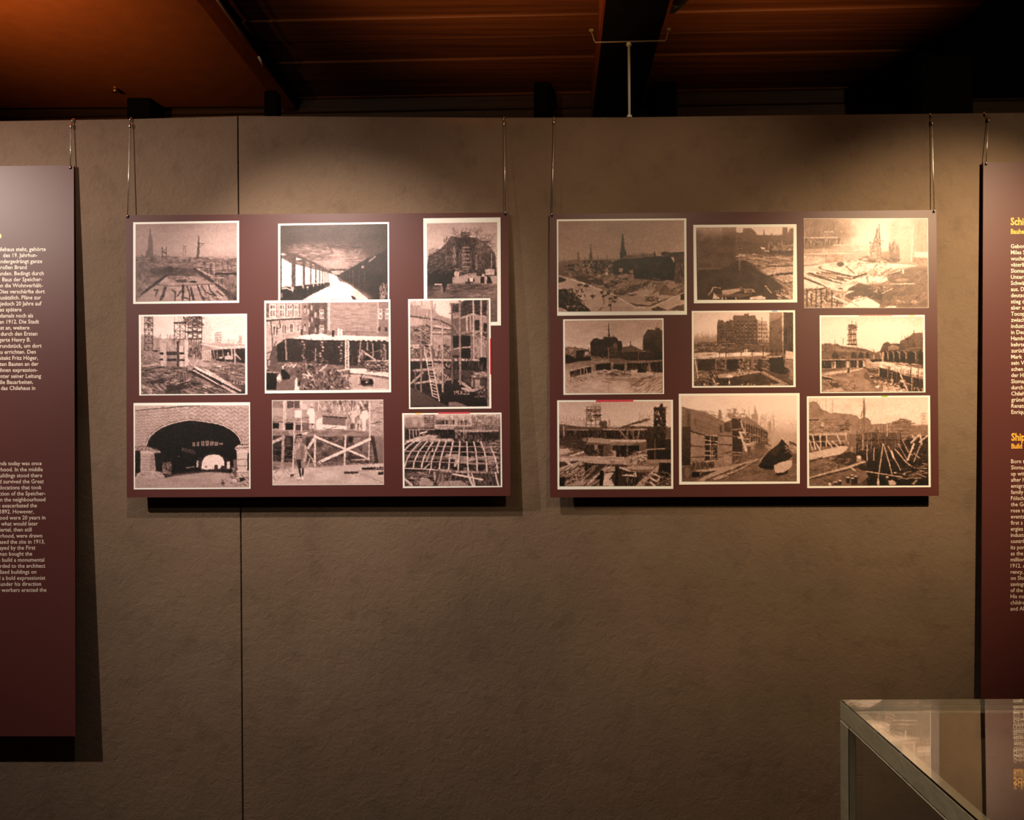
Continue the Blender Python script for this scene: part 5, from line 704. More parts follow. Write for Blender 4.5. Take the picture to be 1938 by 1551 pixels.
    p.P(60, 110, 1040, 440, 1030, 540, 1060, 1120, 1090, 1290, 1200, 1816, 1200, 1816, 1408, 110, 1408, a=.8)
    p.L(196, 44, 110, 1150, 300, 1090, 440, 1050, a=.9); p.L(206, 40, 160, 980, 290, 1090); p.P(186, 110, 1160, 320, 1100, 500, 1060, 330, 1160, 160, 1250, 110, 1250); p.S(120, 1150, 500, 1380, 110, 60, 16, 30, 205, -20, 60); p.P(40, 115, 1280, 200, 1270, 190, 1408, 115, 1408); p.S(330, 1120, 520, 1260, 60, 50, 10, 120, 225, -60, 30)
    p.P(44, 505, 1070, 540, 1070, 540, 1408, 515, 1408); p.P(46, 560, 1080, 590, 1080, 595, 1400, 572, 1400); p.P(190, 180, 1408, 420, 1310, 620, 1300, 760, 1150, 860, 1110, 960, 1110, 960, 1180, 820, 1200, 560, 1408, a=.85); p.S(200, 1120, 840, 1408, 60, 260, 13, 60, 225, -38, 5); p.P(212, 780, 1330, 800, 1220, 900, 1200, 950, 1210, 900, 1280, 920, 1330, 950, 1408, 780, 1408)
    p.C(40, 755, 1200, 30, 34); p.P(36, 725, 1220, 790, 1220, 790, 1290, 770, 1400, 720, 1400, 725, 1290, 660, 1300); p.L(40, 18, 735, 1290, 660, 1300); p.P(44, 970, 1110, 1005, 1110, 1005, 1408, 965, 1408); p.L(60, 20, 985, 1110, 1130, 1400); p.L(60, 18, 970, 1180, 880, 1310)
    p.P(190, 1040, 1120, 1290, 1100, 1560, 1110, 1540, 1150, 1290, 1160, 1080, 1150, a=.85); p.LL(216, 26, (1040, 1130, 1250, 1200), (1250, 1190, 1260, 1260), (1080, 1240, 1260, 1250), (1270, 1200, 1280, 1270)); p.S(1090, 1180, 1240, 1230, 12, 40, 16, 40, 80, 0, 5); p.P(46, 1090, 1260, 1310, 1270, 1310, 1400, 1150, 1408); p.S(1130, 1270, 1300, 1400, 14, 120, 10, 90, 170, 90, 4)
    p.P(190, 1270, 1408, 1400, 1280, 1600, 1110, 1680, 1060, 1600, 1200, 1440, 1330, 1400, 1408, a=.85); p.P(46, 1640, 1050, 1814, 1060, 1814, 1290, 1700, 1290, 1620, 1180); p.LL(220, 30, (1530, 1210, 1640, 1270), (1510, 1290, 1610, 1340), (1500, 1350, 1560, 1400), (1610, 1340, 1640, 1270)); p.L(60, 18, 1650, 1310, 1814, 1280); p.L(150, 13, 1580, 1390, 1814, 1290); p.S(1380, 1200, 1816, 1400, 60, 80, 14, 50, 210, 30, 40, a=.7)
    p.tabs = [(668, 94, 1240, 88, 1240, 118, 668, 128, 'red')]
    return p.done()

def print_wall_and_boulder():
    p = Print(1275, 735, 7.752, (74, 76, 1846, 66, 1850, 1392, 80, 1408), (106, 108, 1806, 98, 1806, 1362, 120, 1364), 17)
    p.G(98, 236, 300, 240, 500, 222, 620, 205, 700, 180, 850, 160, 1000, 140, 1370, 122); p.GX(106, .98, 400, 1., 1806, 1.02); p.N(110, 100, 1806, 400, 200, 60, 5)
    p.P(196, 1400, 560, 1560, 620, 1806, 630, 1806, 900, 1400, 900, a=.7, v2=170, soft=10); p.P(170, 1140, 380, 1170, 370, 1190, 240, 1210, 330, 1232, 380, 1240, 560, 1140, 520, a=.85); p.P(172, 1390, 480, 1430, 470, 1440, 660, 1390, 660, a=.8); p.S(1240, 380, 1480, 620, 40, 110, 7, 150, 200, 90, 4, a=.6); p.LL(150, 6, (1105, 270, 1110, 480), (820, 320, 820, 430))
    p.P(148, 120, 260, 200, 290, 330, 315, 480, 360, 640, 430, 740, 480, 760, 680, 640, 680, 460, 680, 240, 630, 120, 600, v2=136); p.S(240, 330, 720, 660, 90, 180, 9, 110, 170, 14, 4, a=.5); p.P(120, 180, 290, 250, 310, 250, 620, 120, 620, 120, 480, a=.5); p.R(90, 195, 370, 240, 560, a=.6); p.R(100, 300, 430, 335, 540, a=.4)
    p.P(84, 120, 560, 250, 560, 250, 990, 120, 1000, v2=70); p.P(164, 250, 640, 460, 690, 465, 1080, 250, 1100, v2=150); p.N(250, 640, 460, 1090, 60, 50, 10); p.P(76, 240, 615, 460, 680, 460, 695, 240, 640)
    p.P(56, 460, 690, 660, 705, 650, 1030, 460, 1060); p.LL(170, 14, (540, 700, 540, 1040), (565, 860, 565, 1040)); p.LL(196, 16, (465, 755, 650, 780), (465, 820, 640, 820), (465, 915, 600, 915), (465, 980, 600, 985)); p.S(560, 700, 660, 1030, 40, 60, 10, 50, 160, 60, 60)
    p.P(136, 640, 560, 760, 490, 850, 460, 850, 1100, 700, 1150, 640, 1040, v2=150); p.P(156, 740, 680, 850, 690, 850, 1000, 740, 960, a=.8); p.R(84, 750, 500, 840, 640, a=.7); p.N(640, 480, 860, 1120, 60, 60, 14); p.LL(76, 13, (240, 838, 460, 855), (180, 1012, 480, 1000), (700, 960, 850, 925), (660, 820, 850, 830), (660, 690, 1000, 710)); p.R(60, 678, 540, 704, 650, a=.6)
    p.P(150, 650, 440, 660, 310, 690, 310, 715, 450, a=.9); p.P(160, 780, 400, 790, 370, 860, 360, 880, 300, 920, 300, 900, 400, 970, 430, 1060, 420, 1060, 380, 980, 390, 1020, 360, 1060, 380, 1150, 460, 1380, 620, 1390, 830, 850, 700, 850, 460, v2=120, a=.9); p.P(84, 850, 440, 980, 440, 990, 580, 850, 600); p.S(760, 290, 1080, 450, 40, 80, 10, 120, 190, 60, 60, a=.6)
    p.P(70, 860, 620, 1000, 600, 1010, 930, 860, 930); p.P(76, 1000, 480, 1180, 540, 1380, 640, 1380, 820, 1180, 800, 1010, 780, a=.8)
    for i in range(11): x = 1020 + i * 36; p.L(158, 10, x, 480 + i * 15, x, 800 + i * 3, a=.8)
    p.LL(150, 12, (1000, 620, 1380, 740), (1000, 480, 1380, 630), (860, 700, 1100, 710)); p.LL(206, 24, (960, 640, 1050, 650), (950, 720, 1100, 740), (1060, 820, 1200, 790), (1170, 780, 1230, 790)); p.S(1040, 650, 1400, 850, 80, 70, 10, 60, 190, 10, 40, a=.6)
    p.L(212, 20, 985, 480, 1050, 680); p.L(216, 32, 970, 640, 1075, 940); p.LL(176, 13, (1120, 660, 1125, 1000), (1165, 860, 1170, 960), (1050, 480, 1045, 660)); p.R(60, 860, 930, 1000, 1100, a=.6); p.LL(170, 14, (860, 930, 1000, 940), (870, 975, 1000, 975)); p.R(70, 1080, 850, 1130, 960, a=.6); p.C(80, 1260, 850, 80, 50, a=.6)
    p.P(110, 1000, 940, 1330, 840, 1400, 900, 1300, 1010, 1000, 1080, 860, 1110, a=.6); p.S(600, 940, 1340, 1100, 90, 70, 11, 70, 190, -20, 40, a=.6)
    p.P(64, 120, 990, 250, 1000, 240, 1120, 120, 1130); p.P(100, 240, 1110, 460, 1070, 600, 1050, 600, 1140, 330, 1190, 250, 1180); p.S(250, 1070, 600, 1190, 50, 80, 11, 50, 170, 90, 12); p.P(150, 590, 1060, 750, 1030, 830, 1100, 740, 1160, 600, 1170, a=.9); p.S(600, 1060, 800, 1160, 30, 80, 10, 110, 190, 90, 10, a=.5); p.L(180, 20, 460, 1075, 600, 1055); p.P(186, 740, 960, 850, 1000, 850, 1100, 740, 1080, a=.5)
    p.P(84, 120, 1160, 240, 1120, 260, 1320, 140, 1330, a=.8); p.C(140, 200, 1230, 40, 90, a=.7); p.P(40, 265, 1220, 380, 1220, 380, 1300, 265, 1300); p.P(180, 330, 1200, 600, 1170, 800, 1140, 640, 1210, 420, 1220, 330, 1215); p.P(70, 420, 1230, 640, 1200, 500, 1260, 390, 1290); p.P(110, 120, 1320, 420, 1290, 700, 1300, 700, 1362, 120, 1362, a=.7)
    p.P(176, 330, 1350, 700, 1170, 1000, 1090, 1300, 1020, 1310, 1030, 1060, 1110, 860, 1180, 440, 1362); p.P(180, 560, 1310, 860, 1220, 1040, 1140, 1200, 1080, 1060, 1170, 720, 1310, 600, 1345); p.L(80, 20, 480, 1340, 860, 1190, 1060, 1110, a=.8); p.L(80, 14, 700, 1330, 1050, 1160, 1240, 1060, a=.8)
    p.P(58, 1240, 1140, 1310, 1020, 1420, 900, 1530, 820, 1590, 740, 1650, 810, 1740, 920, 1740, 1000, 1600, 1100, 1440, 1200, 1330, 1200, v2=48); p.P(110, 1420, 900, 1530, 830, 1580, 860, 1500, 990, 1420, 960, a=.3); p.P(70, 1680, 770, 1760, 790, 1800, 830, 1740, 830); p.P(170, 1660, 850, 1790, 890, 1760, 960, 1680, 880, a=.7); p.S(1640, 800, 1800, 960, 30, 60, 10, 90, 200, 20, 40)
    p.P(124, 700, 1362, 1100, 1180, 1250, 1160, 1480, 1200, 1806, 1100, 1806, 1362, a=.8); p.N(700, 1100, 1806, 1362, 80, 40, 16); p.S(760, 1180, 1806, 1360, 160, 60, 9, 80, 165, -20, 30, a=.6)
    p.P(200, 1470, 1130, 1560, 1080, 1730, 1050, 1740, 1120, 1690, 1180, 1600, 1230, 1500, 1240, 1480, 1190); p.N(1480, 1060, 1740, 1230, 40, 30, 10); p.P(46, 1490, 1245, 1610, 1235, 1690, 1190, 1660, 1250, 1560, 1280, 1500, 1262); p.R(60, 1740, 950, 1806, 1100, a=.4); p.S(1690, 440, 1800, 540, 6, 40, 8, 150, 190, 0, 20, a=.7)
    return p.done()

def print_palisade():
    p = Print(1515, 740, 7.454, (88, 72, 1826, 60, 1836, 1352, 94, 1366), (116, 94, 1796, 84, 1808, 1328, 124, 1336), 18)
    p.G(84, 224, 300, 232, 450, 226, 500, 190, 600, 150, 800, 130, 900, 110, 1000, 90, 1340, 90); p.GX(116, 1.0, 1000, 1.0, 1800, 1.0); p.N(120, 90, 1800, 440, 240, 100, 6)
    p.P(150, 120, 160, 180, 140, 240, 160, 300, 260, 380, 280, 420, 310, 500, 300, 600, 320, 700, 320, 800, 350, 830, 390, 820, 600, 120, 600, v2=160); p.N(120, 150, 830, 600, 80, 60, 14)
    p.P(140, 835, 390, 880, 370, 890, 270, 895, 100, 902, 270, 910, 370, 950, 380, 990, 420, 1000, 470, 1100, 460, 1260, 460, 1260, 590, 780, 590, 780, 480, v2=150); p.LL(120, 9, (896, 90, 896, 560), (870, 280, 850, 370), (880, 260, 910, 280)); p.P(130, 880, 200, 892, 110, 902, 110, 912, 200, 915, 370, 880, 370, a=.8)
    p.P(130, 1270, 470, 1300, 430, 1380, 410, 1400, 385, 1450, 385, 1570, 420, 1560, 470, 1560, 590, 1270, 590, v2=150); p.S(1280, 420, 1580, 590, 60, 180, 9, 80, 190, 2, 5, a=.7); p.T(1705, 310, 1765, 480, 4, 5, 7, 160, a=.7); p.P(140, 1560, 490, 1796, 475, 1800, 580, 1560, 580, a=.9); p.L(150, 26, 1290, 500, 1590, 540, a=.6)
    for x in (185, 240, 268, 360, 450): p.L(150, 7, x, 90 + (x % 70), x, 800, a=.7)
    p.S(125, 390, 700, 590, 130, 80, 10, 70, 215, 0, 30, a=.6); p.LL(60, 14, (530, 478, 650, 478), (125, 402, 250, 402)); p.S(550, 480, 680, 560, 24, 60, 12, 60, 140, 0, 30); p.R(214, 290, 440, 335, 500, a=.7); p.S(780, 500, 1260, 590, 80, 60, 10, 80, 220, 90, 20, a=.6)
    p.P(196, 125, 600, 660, 580, 660, 620, 125, 625, a=.9); p.R(60, 125, 630, 620, 780, a=.8); p.P(170, 370, 640, 640, 620, 640, 740, 390, 760, a=.6); p.L(170, 14, 130, 715, 640, 700); p.LL(206, 20, (170, 610, 210, 820), (205, 720, 280, 830), (370, 690, 465, 815), (440, 700, 530, 785), (125, 690, 170, 830), (635, 610, 675, 745), (280, 600, 285, 790), (365, 600, 365, 780), (515, 620, 570, 740)); p.LL(70, 9, (190, 640, 230, 800), (300, 650, 300, 780))
    p.P(206, 125, 870, 460, 800, 560, 770, 680, 780, 640, 840, 560, 890, 300, 940, 125, 970); p.N(125, 790, 660, 960, 80, 40, 8); p.T(660, 620, 760, 770, 3, 8, 9, 120, a=.7); p.R(170, 700, 780, 745, 880, a=.8)
    p.P(90, 780, 600, 1000, 580, 1420, 590, 1440, 700, 1480, 830, 1500, 1000, 940, 990, 780, 880, v2=50)
    for i in range(34):
        x = 785 + i * 19.5; v = p.r.uniform(110, 190); p.L(v, 10, x, 590 + p.r.uniform(-14, 14), x + (i - 15) * .6, 760 + p.r.uniform(-30, 110), a=.75)
    p.LL(60, 12, (780, 690, 1420, 690), (780, 820, 1200, 830)); p.LL(196, 14, (880, 600, 880, 820), (1035, 800, 1035, 980), (940, 760, 940, 980), (1225, 460, 1220, 640)); p.L(170, 10, 840, 820, 970, 830)
    p.R(110, 1430, 590, 1560, 760, a=.6); p.S(1440, 600, 1560, 720, 40, 80, 10, 60, 190, 0, 20); p.P(50, 1420, 700, 1800, 620, 1806, 1040, 1500, 1060, 1440, 900, a=.85); p.S(1560, 590, 1806, 1000, 60, 100, 9, 40, 140, 0, 40, a=.6); p.LL(200, 26, (1560, 725, 1670, 620), (1575, 630, 1620, 680), (1690, 620, 1710, 750), (1680, 715, 1785, 630)); p.L(214, 26, 1600, 740, 1500, 1005); p.LL(176, 16, (1700, 740, 1580, 1040), (1440, 700, 1520, 850, 1580, 900), (1600, 880, 1680, 940))
    p.P(54, 940, 980, 1500, 980, 1806, 1040, 1806, 1330, 940, 1330, v2=42); p.LL(190, 17, (1165, 740, 1135, 960, 1095, 1240), (1175, 760, 1260, 1040, 1290, 1170), (1235, 770, 1300, 900, 1410, 1110), (1335, 820, 1500, 1010, 1570, 1060)); p.L(214, 30, 1285, 850, 1310, 930); p.L(176, 13, 1380, 740, 1500, 960)
    p.P(140, 124, 1000, 420, 940, 560, 930, 780, 910, 880, 960, 920, 990, 640, 1110, 124, 1230, v2=110); p.P(66, 430, 980, 560, 890, 700, 850, 780, 880, 900, 930, 880, 980, 680, 1050, 520, 1020, a=.85); p.N(124, 930, 900, 1200, 80, 40, 20); p.S(124, 940, 800, 1130, 100, 70, 11, 50, 190, -10, 30, a=.6); p.C(216, 825, 930, 34, 24); p.R(190, 790, 950, 860, 1000, a=.7); p.L(150, 18, 130, 1060, 500, 940, a=.6)
    p.P(190, 124, 1210, 400, 1130, 660, 1060, 900, 980, 930, 1000, 700, 1080, 440, 1160, 124, 1235); p.L(70, 12, 140, 1235, 660, 1100, 900, 1020); p.P(130, 124, 1250, 560, 1150, 760, 1090, 900, 1110, 960, 1200, 860, 1280, 700, 1330, 124, 1336, a=.85); p.N(124, 1130, 960, 1330, 70, 40, 18); p.S(124, 1140, 960, 1330, 70, 50, 10, 60, 180, 0, 60, a=.5); p.P(60, 780, 1060, 860, 1020, 1000, 1110, 980, 1150, 860, 1110); p.L(196, 16, 700, 1070, 770, 1115)
    p.L(196, 16, 920, 1130, 1150, 1165, 1430, 1210)
    for x, y, h in ((670, 1215, 80), (735, 1225, 90), (780, 1200, 110), (498, 1280, 40), (555, 1262, 60), (1225, 1210, 60), (1335, 1150, 40), (725, 1185, 30), (1465, 1165, 30)):
        p.R(60, x - 24, y, x + 24, y + h); p.C(214, x, y, 24, 10)
    p.P(214, 390, 1300, 430, 1290, 435, 1334, 400, 1334); p.L(200, 26, 1095, 1240, 1100, 1320); p.P(206, 1080, 1270, 1120, 1270, 1120, 1320, 1080, 1320); p.P(190, 1240, 1260, 1300, 1250, 1350, 1290, 1340, 1320, 1250, 1320); p.P(186, 1560, 1300, 1640, 1240, 1650, 1260, 1600, 1320, a=.8); p.S(1400, 1040, 1800, 1240, 30, 150, 11, 80, 190, 5, 20); p.LL(176, 11, (1600, 1080, 1780, 1090), (1500, 1230, 1700, 1220), (1720, 1020, 1790, 1030), (1640, 1160, 1760, 1210))
    p.tabs = [(1142, 66, 1226, 64, 1226, 80, 1142, 82, 'green')]
    return p.done()

# ---------------------------------------------------------------- the setting
def structure(name, geo, m, **kw):
    return prop(obj(name, *geo, m, **kw), kind='structure')

structure('floor', box(-4, 4, -4.2, 1.0, -.04, 0), M['floor'])
wall = structure('wall_front', box(-3.1, 3.1, .034, .06, 0, 2.34), M['gap'])
def wall_panel(top, side_x):
    """plaster sheet whose outline was measured on the wall plane; side_x = (left px pair, right px pair)"""
    (xa, xb), (xc, xd) = side_x
    ring = [at_y(x, y, 0.0) for x, y in top]
    zb = 0.0
    lo_l = at_y(xb, 1551, 0.0); lo_r = at_y(xd, 1551, 0.0)
    def foot(a, b): t = (zb - a.z) / (b.z - a.z); return a + (b - a) * t
    ring = [foot(ring[0], lo_l)] + ring + [foot(ring[-1], lo_r)]
    ring = ring[::-1]
    fr = ring; bk = [p + Vector((0, .034, 0)) for p in ring]
    o = obj('wall_panel', *slab(fr, bk), M['plaster'], wall); bevel(o, .0012, 1); return o
wall_panel([(-900, 238), (0, 229), (245, 225), (449, 219.5)], ((-900, -890), (449, 458.5)))
wall_panel([(451.2, 219), (700, 221), (950, 222.5), (1200, 221.5), (1500, 217.5), (1938, 213), (2800, 207)], ((451.2, 461), (2800, 2800)))

# timber ceiling: planks run along the wall, turned two degrees like the beams
TURN = Matrix.Translation((0, 0, 0)) @ Matrix.Rotation(math.radians(-1.8), 4, 'Z')
def turned(geo, m=TURN): return [m @ Vector(v) for v in geo[0]], geo[1]
ceiling = structure('ceiling', turned(box(-3.4, 3.4, -4.0, 1.05, 2.90, 2.94)), M['gap'])
rnd = random.Random(4)
y = -1.3
while y < .93:
    w = rnd.choice((.10, .145, .16, .18)); dz = rnd.uniform(0, .008)
    o = obj('plank', *turned(box(-3.4, 3.4, y, y + w - .004, 2.845 + dz, 2.90)), M['plank'], ceiling); bevel(o, .004, 1)
    y += w
obj('plank_field', *turned(box(-3.4, 3.4, -4.0, -1.305, 2.85, 2.90)), M['plank'], ceiling)
def strip_under(z, edge_px, far_x, name, m):
    """flat board fixed just below the planks, one edge measured in the picture"""
    a, b = at_z(*edge_px[0], z), at_z(*edge_px[1], z); d = b - a
    a, b = a + d * ((-1.25 - a.y) / d.y), a + d * ((.925 - a.y) / d.y)
    ring = [Vector((far_x, a.y, z)), a, b, Vector((far_x, b.y, z))]
    return obj(name, *slab(ring, [p + Vector((0, 0, .04)) for p in ring]), m, ceiling)
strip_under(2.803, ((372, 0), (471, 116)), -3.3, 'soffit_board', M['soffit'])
strip_under(2.80, ((1892, 0), (1724, 158)), 3.3, 'shade_coloured_soffit_board', M['beamdark'])  # near-black colour stands in for the shade on this unlit board

rear = structure('wall_back', turned(box(-3.4, 3.4, 1.0, 1.04, 0, 2.95)), M['gap'])
z = 2.86
for hgt in (.072, .075, .12, .14, .14, .14):
    o = obj('plank', *turned(box(-3.4, 3.4, .93 + rnd.uniform(0, .01), .999, z - hgt + .005, z)), M['rear'], rear); bevel(o, .004, 1); z -= hgt
obj('lower_boards', *turned(box(-3.4, 3.4, .95, .999, 0, z)), M['rear'], rear)

# ---------------------------------------------------------------- beams
BT = math.radians(3.6)
def beam(x_left, y_ref, width, y0, y1, label, flange=True):
    """dark red beam of real width, its lower left edge passing x_left at y_ref"""
    R = Matrix.Translation((x_left, y_ref, 0)) @ Matrix.Rotation(-BT, 4, 'Z')
    t = thing('ceiling_beam', R @ Vector((0, y1 - y_ref, 2.622)), label, 'beam', 'beams under the plank ceiling')
    T = lambda g: ([R @ (Vector(v) - Vector((0, y_ref, 0))) for v in g[0]], g[1])
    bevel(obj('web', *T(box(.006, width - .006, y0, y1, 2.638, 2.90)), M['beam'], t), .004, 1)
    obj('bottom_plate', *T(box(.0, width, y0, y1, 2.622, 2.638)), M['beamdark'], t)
    for x in (-.012, width): bevel(obj('side_board', *T(box(x, x + .012, y0, -.05, 2.624, 2.765)), M['beam'], t), .002, 1)
    return t
pc = at_z(1148, 0, 2.622)
beam(pc.x, pc.y, .172, -2.6, .93, 'dark red ceiling beam above the thin white hanging rod')
# slim batten between the soffit and the planks
z = 2.792; q = [at_z(373, 0, z), at_z(412, 0, z), at_z(474, 86, z), at_z(455, 97, z)]
d1 = (q[2] - q[1]); k0 = (-1.2 - q[1].y) / d1.y; k1 = (.92 - q[1].y) / d1.y
ring = [q[0] + d1 * k0, q[1] + d1 * k0, q[1] + d1 * k1, q[0] + d1 * k1]
o = obj('ceiling_batten', *slab(ring, [p + Vector((0, 0, .010)) for p in ring]), M['beam'], origin=ring[2])
prop(o, 'narrow dark red batten along the edge of the orange-brown soffit', 'batten')

def post(px, w, y, label, top=2.85):
    p = at_y(px, 190, y)
    g = box(p.x - w / 2, p.x + w / 2, y, y + w, 0, top)
    o = obj('timber_post', *g, M['beamdark'], origin=(p.x, y, 0)); bevel(o, .006, 1)
    return prop(o, label, 'post', 'dark posts behind the wall')
post(1792, .20, .50, 'black post in the dark upper right corner behind the wall')
post(1262, .085, .80, 'black post behind the wall, right of the hanging rod')
post(1026, .065, .80, 'black post behind the wall, left of the hanging rod')
post(262, .10, .83, 'black post behind the wall under the orange-brown soffit')
post(512, .05, .50, 'thin dark post behind the wall near the end of the shiny pipe', 2.69)

# pipe along the left beam
def pipe(px, z, label):
    pts = [at_z(x, y, z) for x, y in px]
    o = obj('conduit_pipe', *tube(pts, .0042, 10), M['steel'], origin=pts[-1], smooth=True)
    return prop(o, label, 'pipe', 'pipe lengths along the batten')
pipe([(330, -110), (412, 0), (474, 86)], 2.784, 'long thin shiny pipe running up along the dark red batten')
pipe([(490, 108), (500, 128)], 2.784, 'short bright end of the shiny pipe at the dark red batten')

# brass fitting under the soffit
c = at_y(218, 163, .735); t = thing('brass_fitting', c + Vector((0, 0, .024)), 'small brass coloured fitting hanging in the dark above the wall, left', 'fitting')
V, F = tube([c + Vector((0, 0, q)) for q in (.027, .022, .020, -.006, -.012, -.016, -.026)], [.010, .010, .013, .011, .007, .012, .009], 14)
obj('socket', V, F, M['brass'], t, smooth=True)
obj('ceiling_rose', *tube([c + Vector((0, 0, .026)), c + Vector((0, 0, .032))], [.016, .018], 14), M['black'], t)

# hanging rod with its clamp round the beam
base = at_y(1191, 222, .012); top = at_y(1193, 84, .012)
t = thing('hanging_rod', base, 'pale threaded steel rod holding the wall top to the central beam', 'rod')
obj('rod', *tube([base, Vector((base.x, base.y, top.z))], .0042, 12), M['steel'], t, smooth=True)
obj('nut', *tube([base + Vector((0, 0, q)) for q in (-.001, .006)], .008, 6), M['steel'], t)
obj('nut', *tube([Vector((base.x, base.y, top.z + q)) for q in (-.004, .004)], .008, 6), M['steel'], t)
ca = at_y(1126, 80, .012); cb = at_y(1259, 77, .012); e1 = at_y(1119, 57, .012); e2 = at_y(1265, 55, .012)
obj('clamp_bar', *tube([e1, ca + Vector((-.002, 0, .006)), ca, cb, cb + Vector((.003, 0, .006)), e2], .0022, 8), M['clamp'], t, smooth=True)
for e in (e1, e2): obj('clamp_bolt', *tube([e + Vector((-.006, 0, 0)), e + Vector((.006, 0, 0))], .005, 6), M['clamp'], t)

# track spotlight beside the central beam
c = at_y(1288, 0, -.14)
t = thing('track_spotlight', c + Vector((0, 0, .05)), 'black track spotlight clipped beside the central beam at the top edge', 'spotlight')
ax = Vector((.25, -.9, -.1)).normalized()
obj('housing', *tube([c - ax * .07 + Vector((0, 0, .018)), c - ax * .066 + Vector((0, 0, .018)), c + ax * .03 + Vector((0, 0, .018)), c + ax * .032 + Vector((0, 0, .018))], [.022, .027, .029, .026], 20), M['black'], t, smooth=False)
obj('lens', *tube([c + ax * .0325 + Vector((0, 0, .018)), c + ax * .034 + Vector((0, 0, .018))], [.024, .023], 20), M['lens'], t)
obj('yoke', *tube([c + Vector((.034, 0, .018)), c + Vector((.036, 0, .06)), c + Vector((.0, 0, .075)), c + Vector((-.01, 0, .16))], .005, 8), M['black'], t, smooth=True)
for k in range(4): obj('cooling_ring', *tube([c - ax * (.02 + k * .012) + Vector((0, 0, .018)), c - ax * (.025 + k * .012) + Vector((0, 0, .018))], .031, 20), M['black'], t)

# ---------------------------------------------------------------- hanging boards
class Board:
    """flat panel leaning out from the wall: top edge y_top, lower edge y_bot in front of the plaster"""
    def __init__(s, corners, y_top, y_bot):
        zt = at_y(*corners[0], -y_top).z; zb = at_y(*corners[3], -y_bot).z
        s.p = Vector((0, -y_top, zt)); s.ev = Vector((0, y_bot - y_top, zt - zb)).normalized(); s.ex = Vector((1, 0, 0)); s.n = s.ex.cross(s.ev)
        s.corners = [s.hit(*c) for c in corners]
    def hit(s, px, py, lift=0.):
        o, d = ray(px, py); q = s.p + s.n * lift
        return o + d * ((q - o).dot(s.n) / d.dot(s.n))
    def uv(s, p): d = p - s.p; return d.dot(s.ex), d.dot(s.ev)
    def at(s, u, v, lift=0.): return s.p + s.ex * u + s.ev * v + s.n * lift
    def plate(s, q, lift, thick):     # q: four points on the plane, TL TR BR BL
        f = [p + s.n * lift for p in q][::-1]; return slab(f, [p - s.n * thick for p in f])

def srgb(a): a = np.asarray(a, float); return np.where(a <= .04045, a / 12.92, ((a + .055) / 1.055) ** 2.4)

def hang_holes(b, t, holes):
    for x, y in holes:
        c = b.hit(x, y, .0004)
        obj('eyelet', *slab([c + (b.ex * math.cos(k * .785) + b.ev * math.sin(k * .785)) * .0042 + b.n * .0002 for k in range(8)], [c + (b.ex * math.cos(k * .785) + b.ev * math.sin(k * .785)) * .0042 - b.n * .0004 for k in range(8)]), M['hole'], t)

def photograph(b, t, p, lift, label, tint):
    k = lambda x, y: (p.ox + x / p.k, p.oy + y / p.k)
    out = [b.hit(*k(*p.outer[i:i + 2])) for i in (0, 2, 4, 6)]
    ph = prop(obj('photograph', *b.plate(out, lift, .0006), M['paper'], t), label)
    cn = [b.hit(*k(*p.inner[i:i + 2]), lift + .00025) for i in (0, 2, 4, 6)]
    zc = [np.array(p.inner[i:i + 2]) for i in (0, 2, 4, 6)]
    nu = int((p.inner[2] - p.inner[0]) / p.k * 1.08) + 2; nv = int((p.inner[7] - p.inner[1]) / p.k * 1.08) + 2
    u = np.linspace(0, 1, nu)[None, :, None]; v = np.linspace(0, 1, nv)[:, None, None]
    mixq = lambda c: (c[0] * (1 - u) + c[1] * u) * (1 - v) + (c[3] * (1 - u) + c[2] * u) * v
    P = mixq([np.array(c - ORIGIN[t.name]) for c in cn]).reshape(-1, 3); Z = mixq(zc).reshape(-1, 2)
    g = p.sample(Z[:, 0], Z[:, 1]) / 255.; tn = np.clip(g, 0, 1)
    rgb = np.stack([g, g * (tint[0] + tint[1] * tn), g * (tint[2] + tint[3] * tn)], 1)
    col = np.concatenate([srgb(np.clip(rgb, 0, 1)) * .86, np.ones((len(g), 1))], 1).astype(np.float32)
    idx = np.arange(nu * nv).reshape(nv, nu); q = np.stack([idx[:-1, :-1], idx[1:, :-1], idx[1:, 1:], idx[:-1, 1:]], -1).reshape(-1, 4)
    me = bpy.data.meshes.new('picture'); me.vertices.add(len(P)); me.vertices.foreach_set('co', P.astype(np.float32).ravel())
    me.loops.add(q.size); me.loops.foreach_set('vertex_index', q.ravel().astype(np.int32))
    me.polygons.add(len(q)); me.polygons.foreach_set('loop_start', np.arange(0, q.size, 4, dtype=np.int32)); me.update(calc_edges=True)
    at = me.color_attributes.new('print_tone', 'FLOAT_COLOR', 'POINT'); at.data.foreach_set('color', col.ravel()); me.materials.append(M['printed'])
    o = bpy.data.objects.new('picture', me); COL.objects.link(o); o.parent = ph; ORIGIN[o.name] = ORIGIN[t.name]
    for tb in p.tabs:
        q = [b.hit(*k(*tb[i:i + 2])) for i in (0, 2, 4, 6)]
        prop(obj('index_tab', *b.plate(q, lift + .0003, .0003), M[tb[8]], ph), tb[8] + ' index tab on the white border')

def board_thing(name, corners, y_top, y_bot, label, holes):
    b = Board(corners, y_top, y_bot)
    t = thing(name, (b.corners[3] + b.corners[2]) / 2, label, name.replace('_', ' '))
    obj('board', *b.plate(b.corners, 0., .004), M['board'], t)
    hang_holes(b, t, holes)
    return b, t

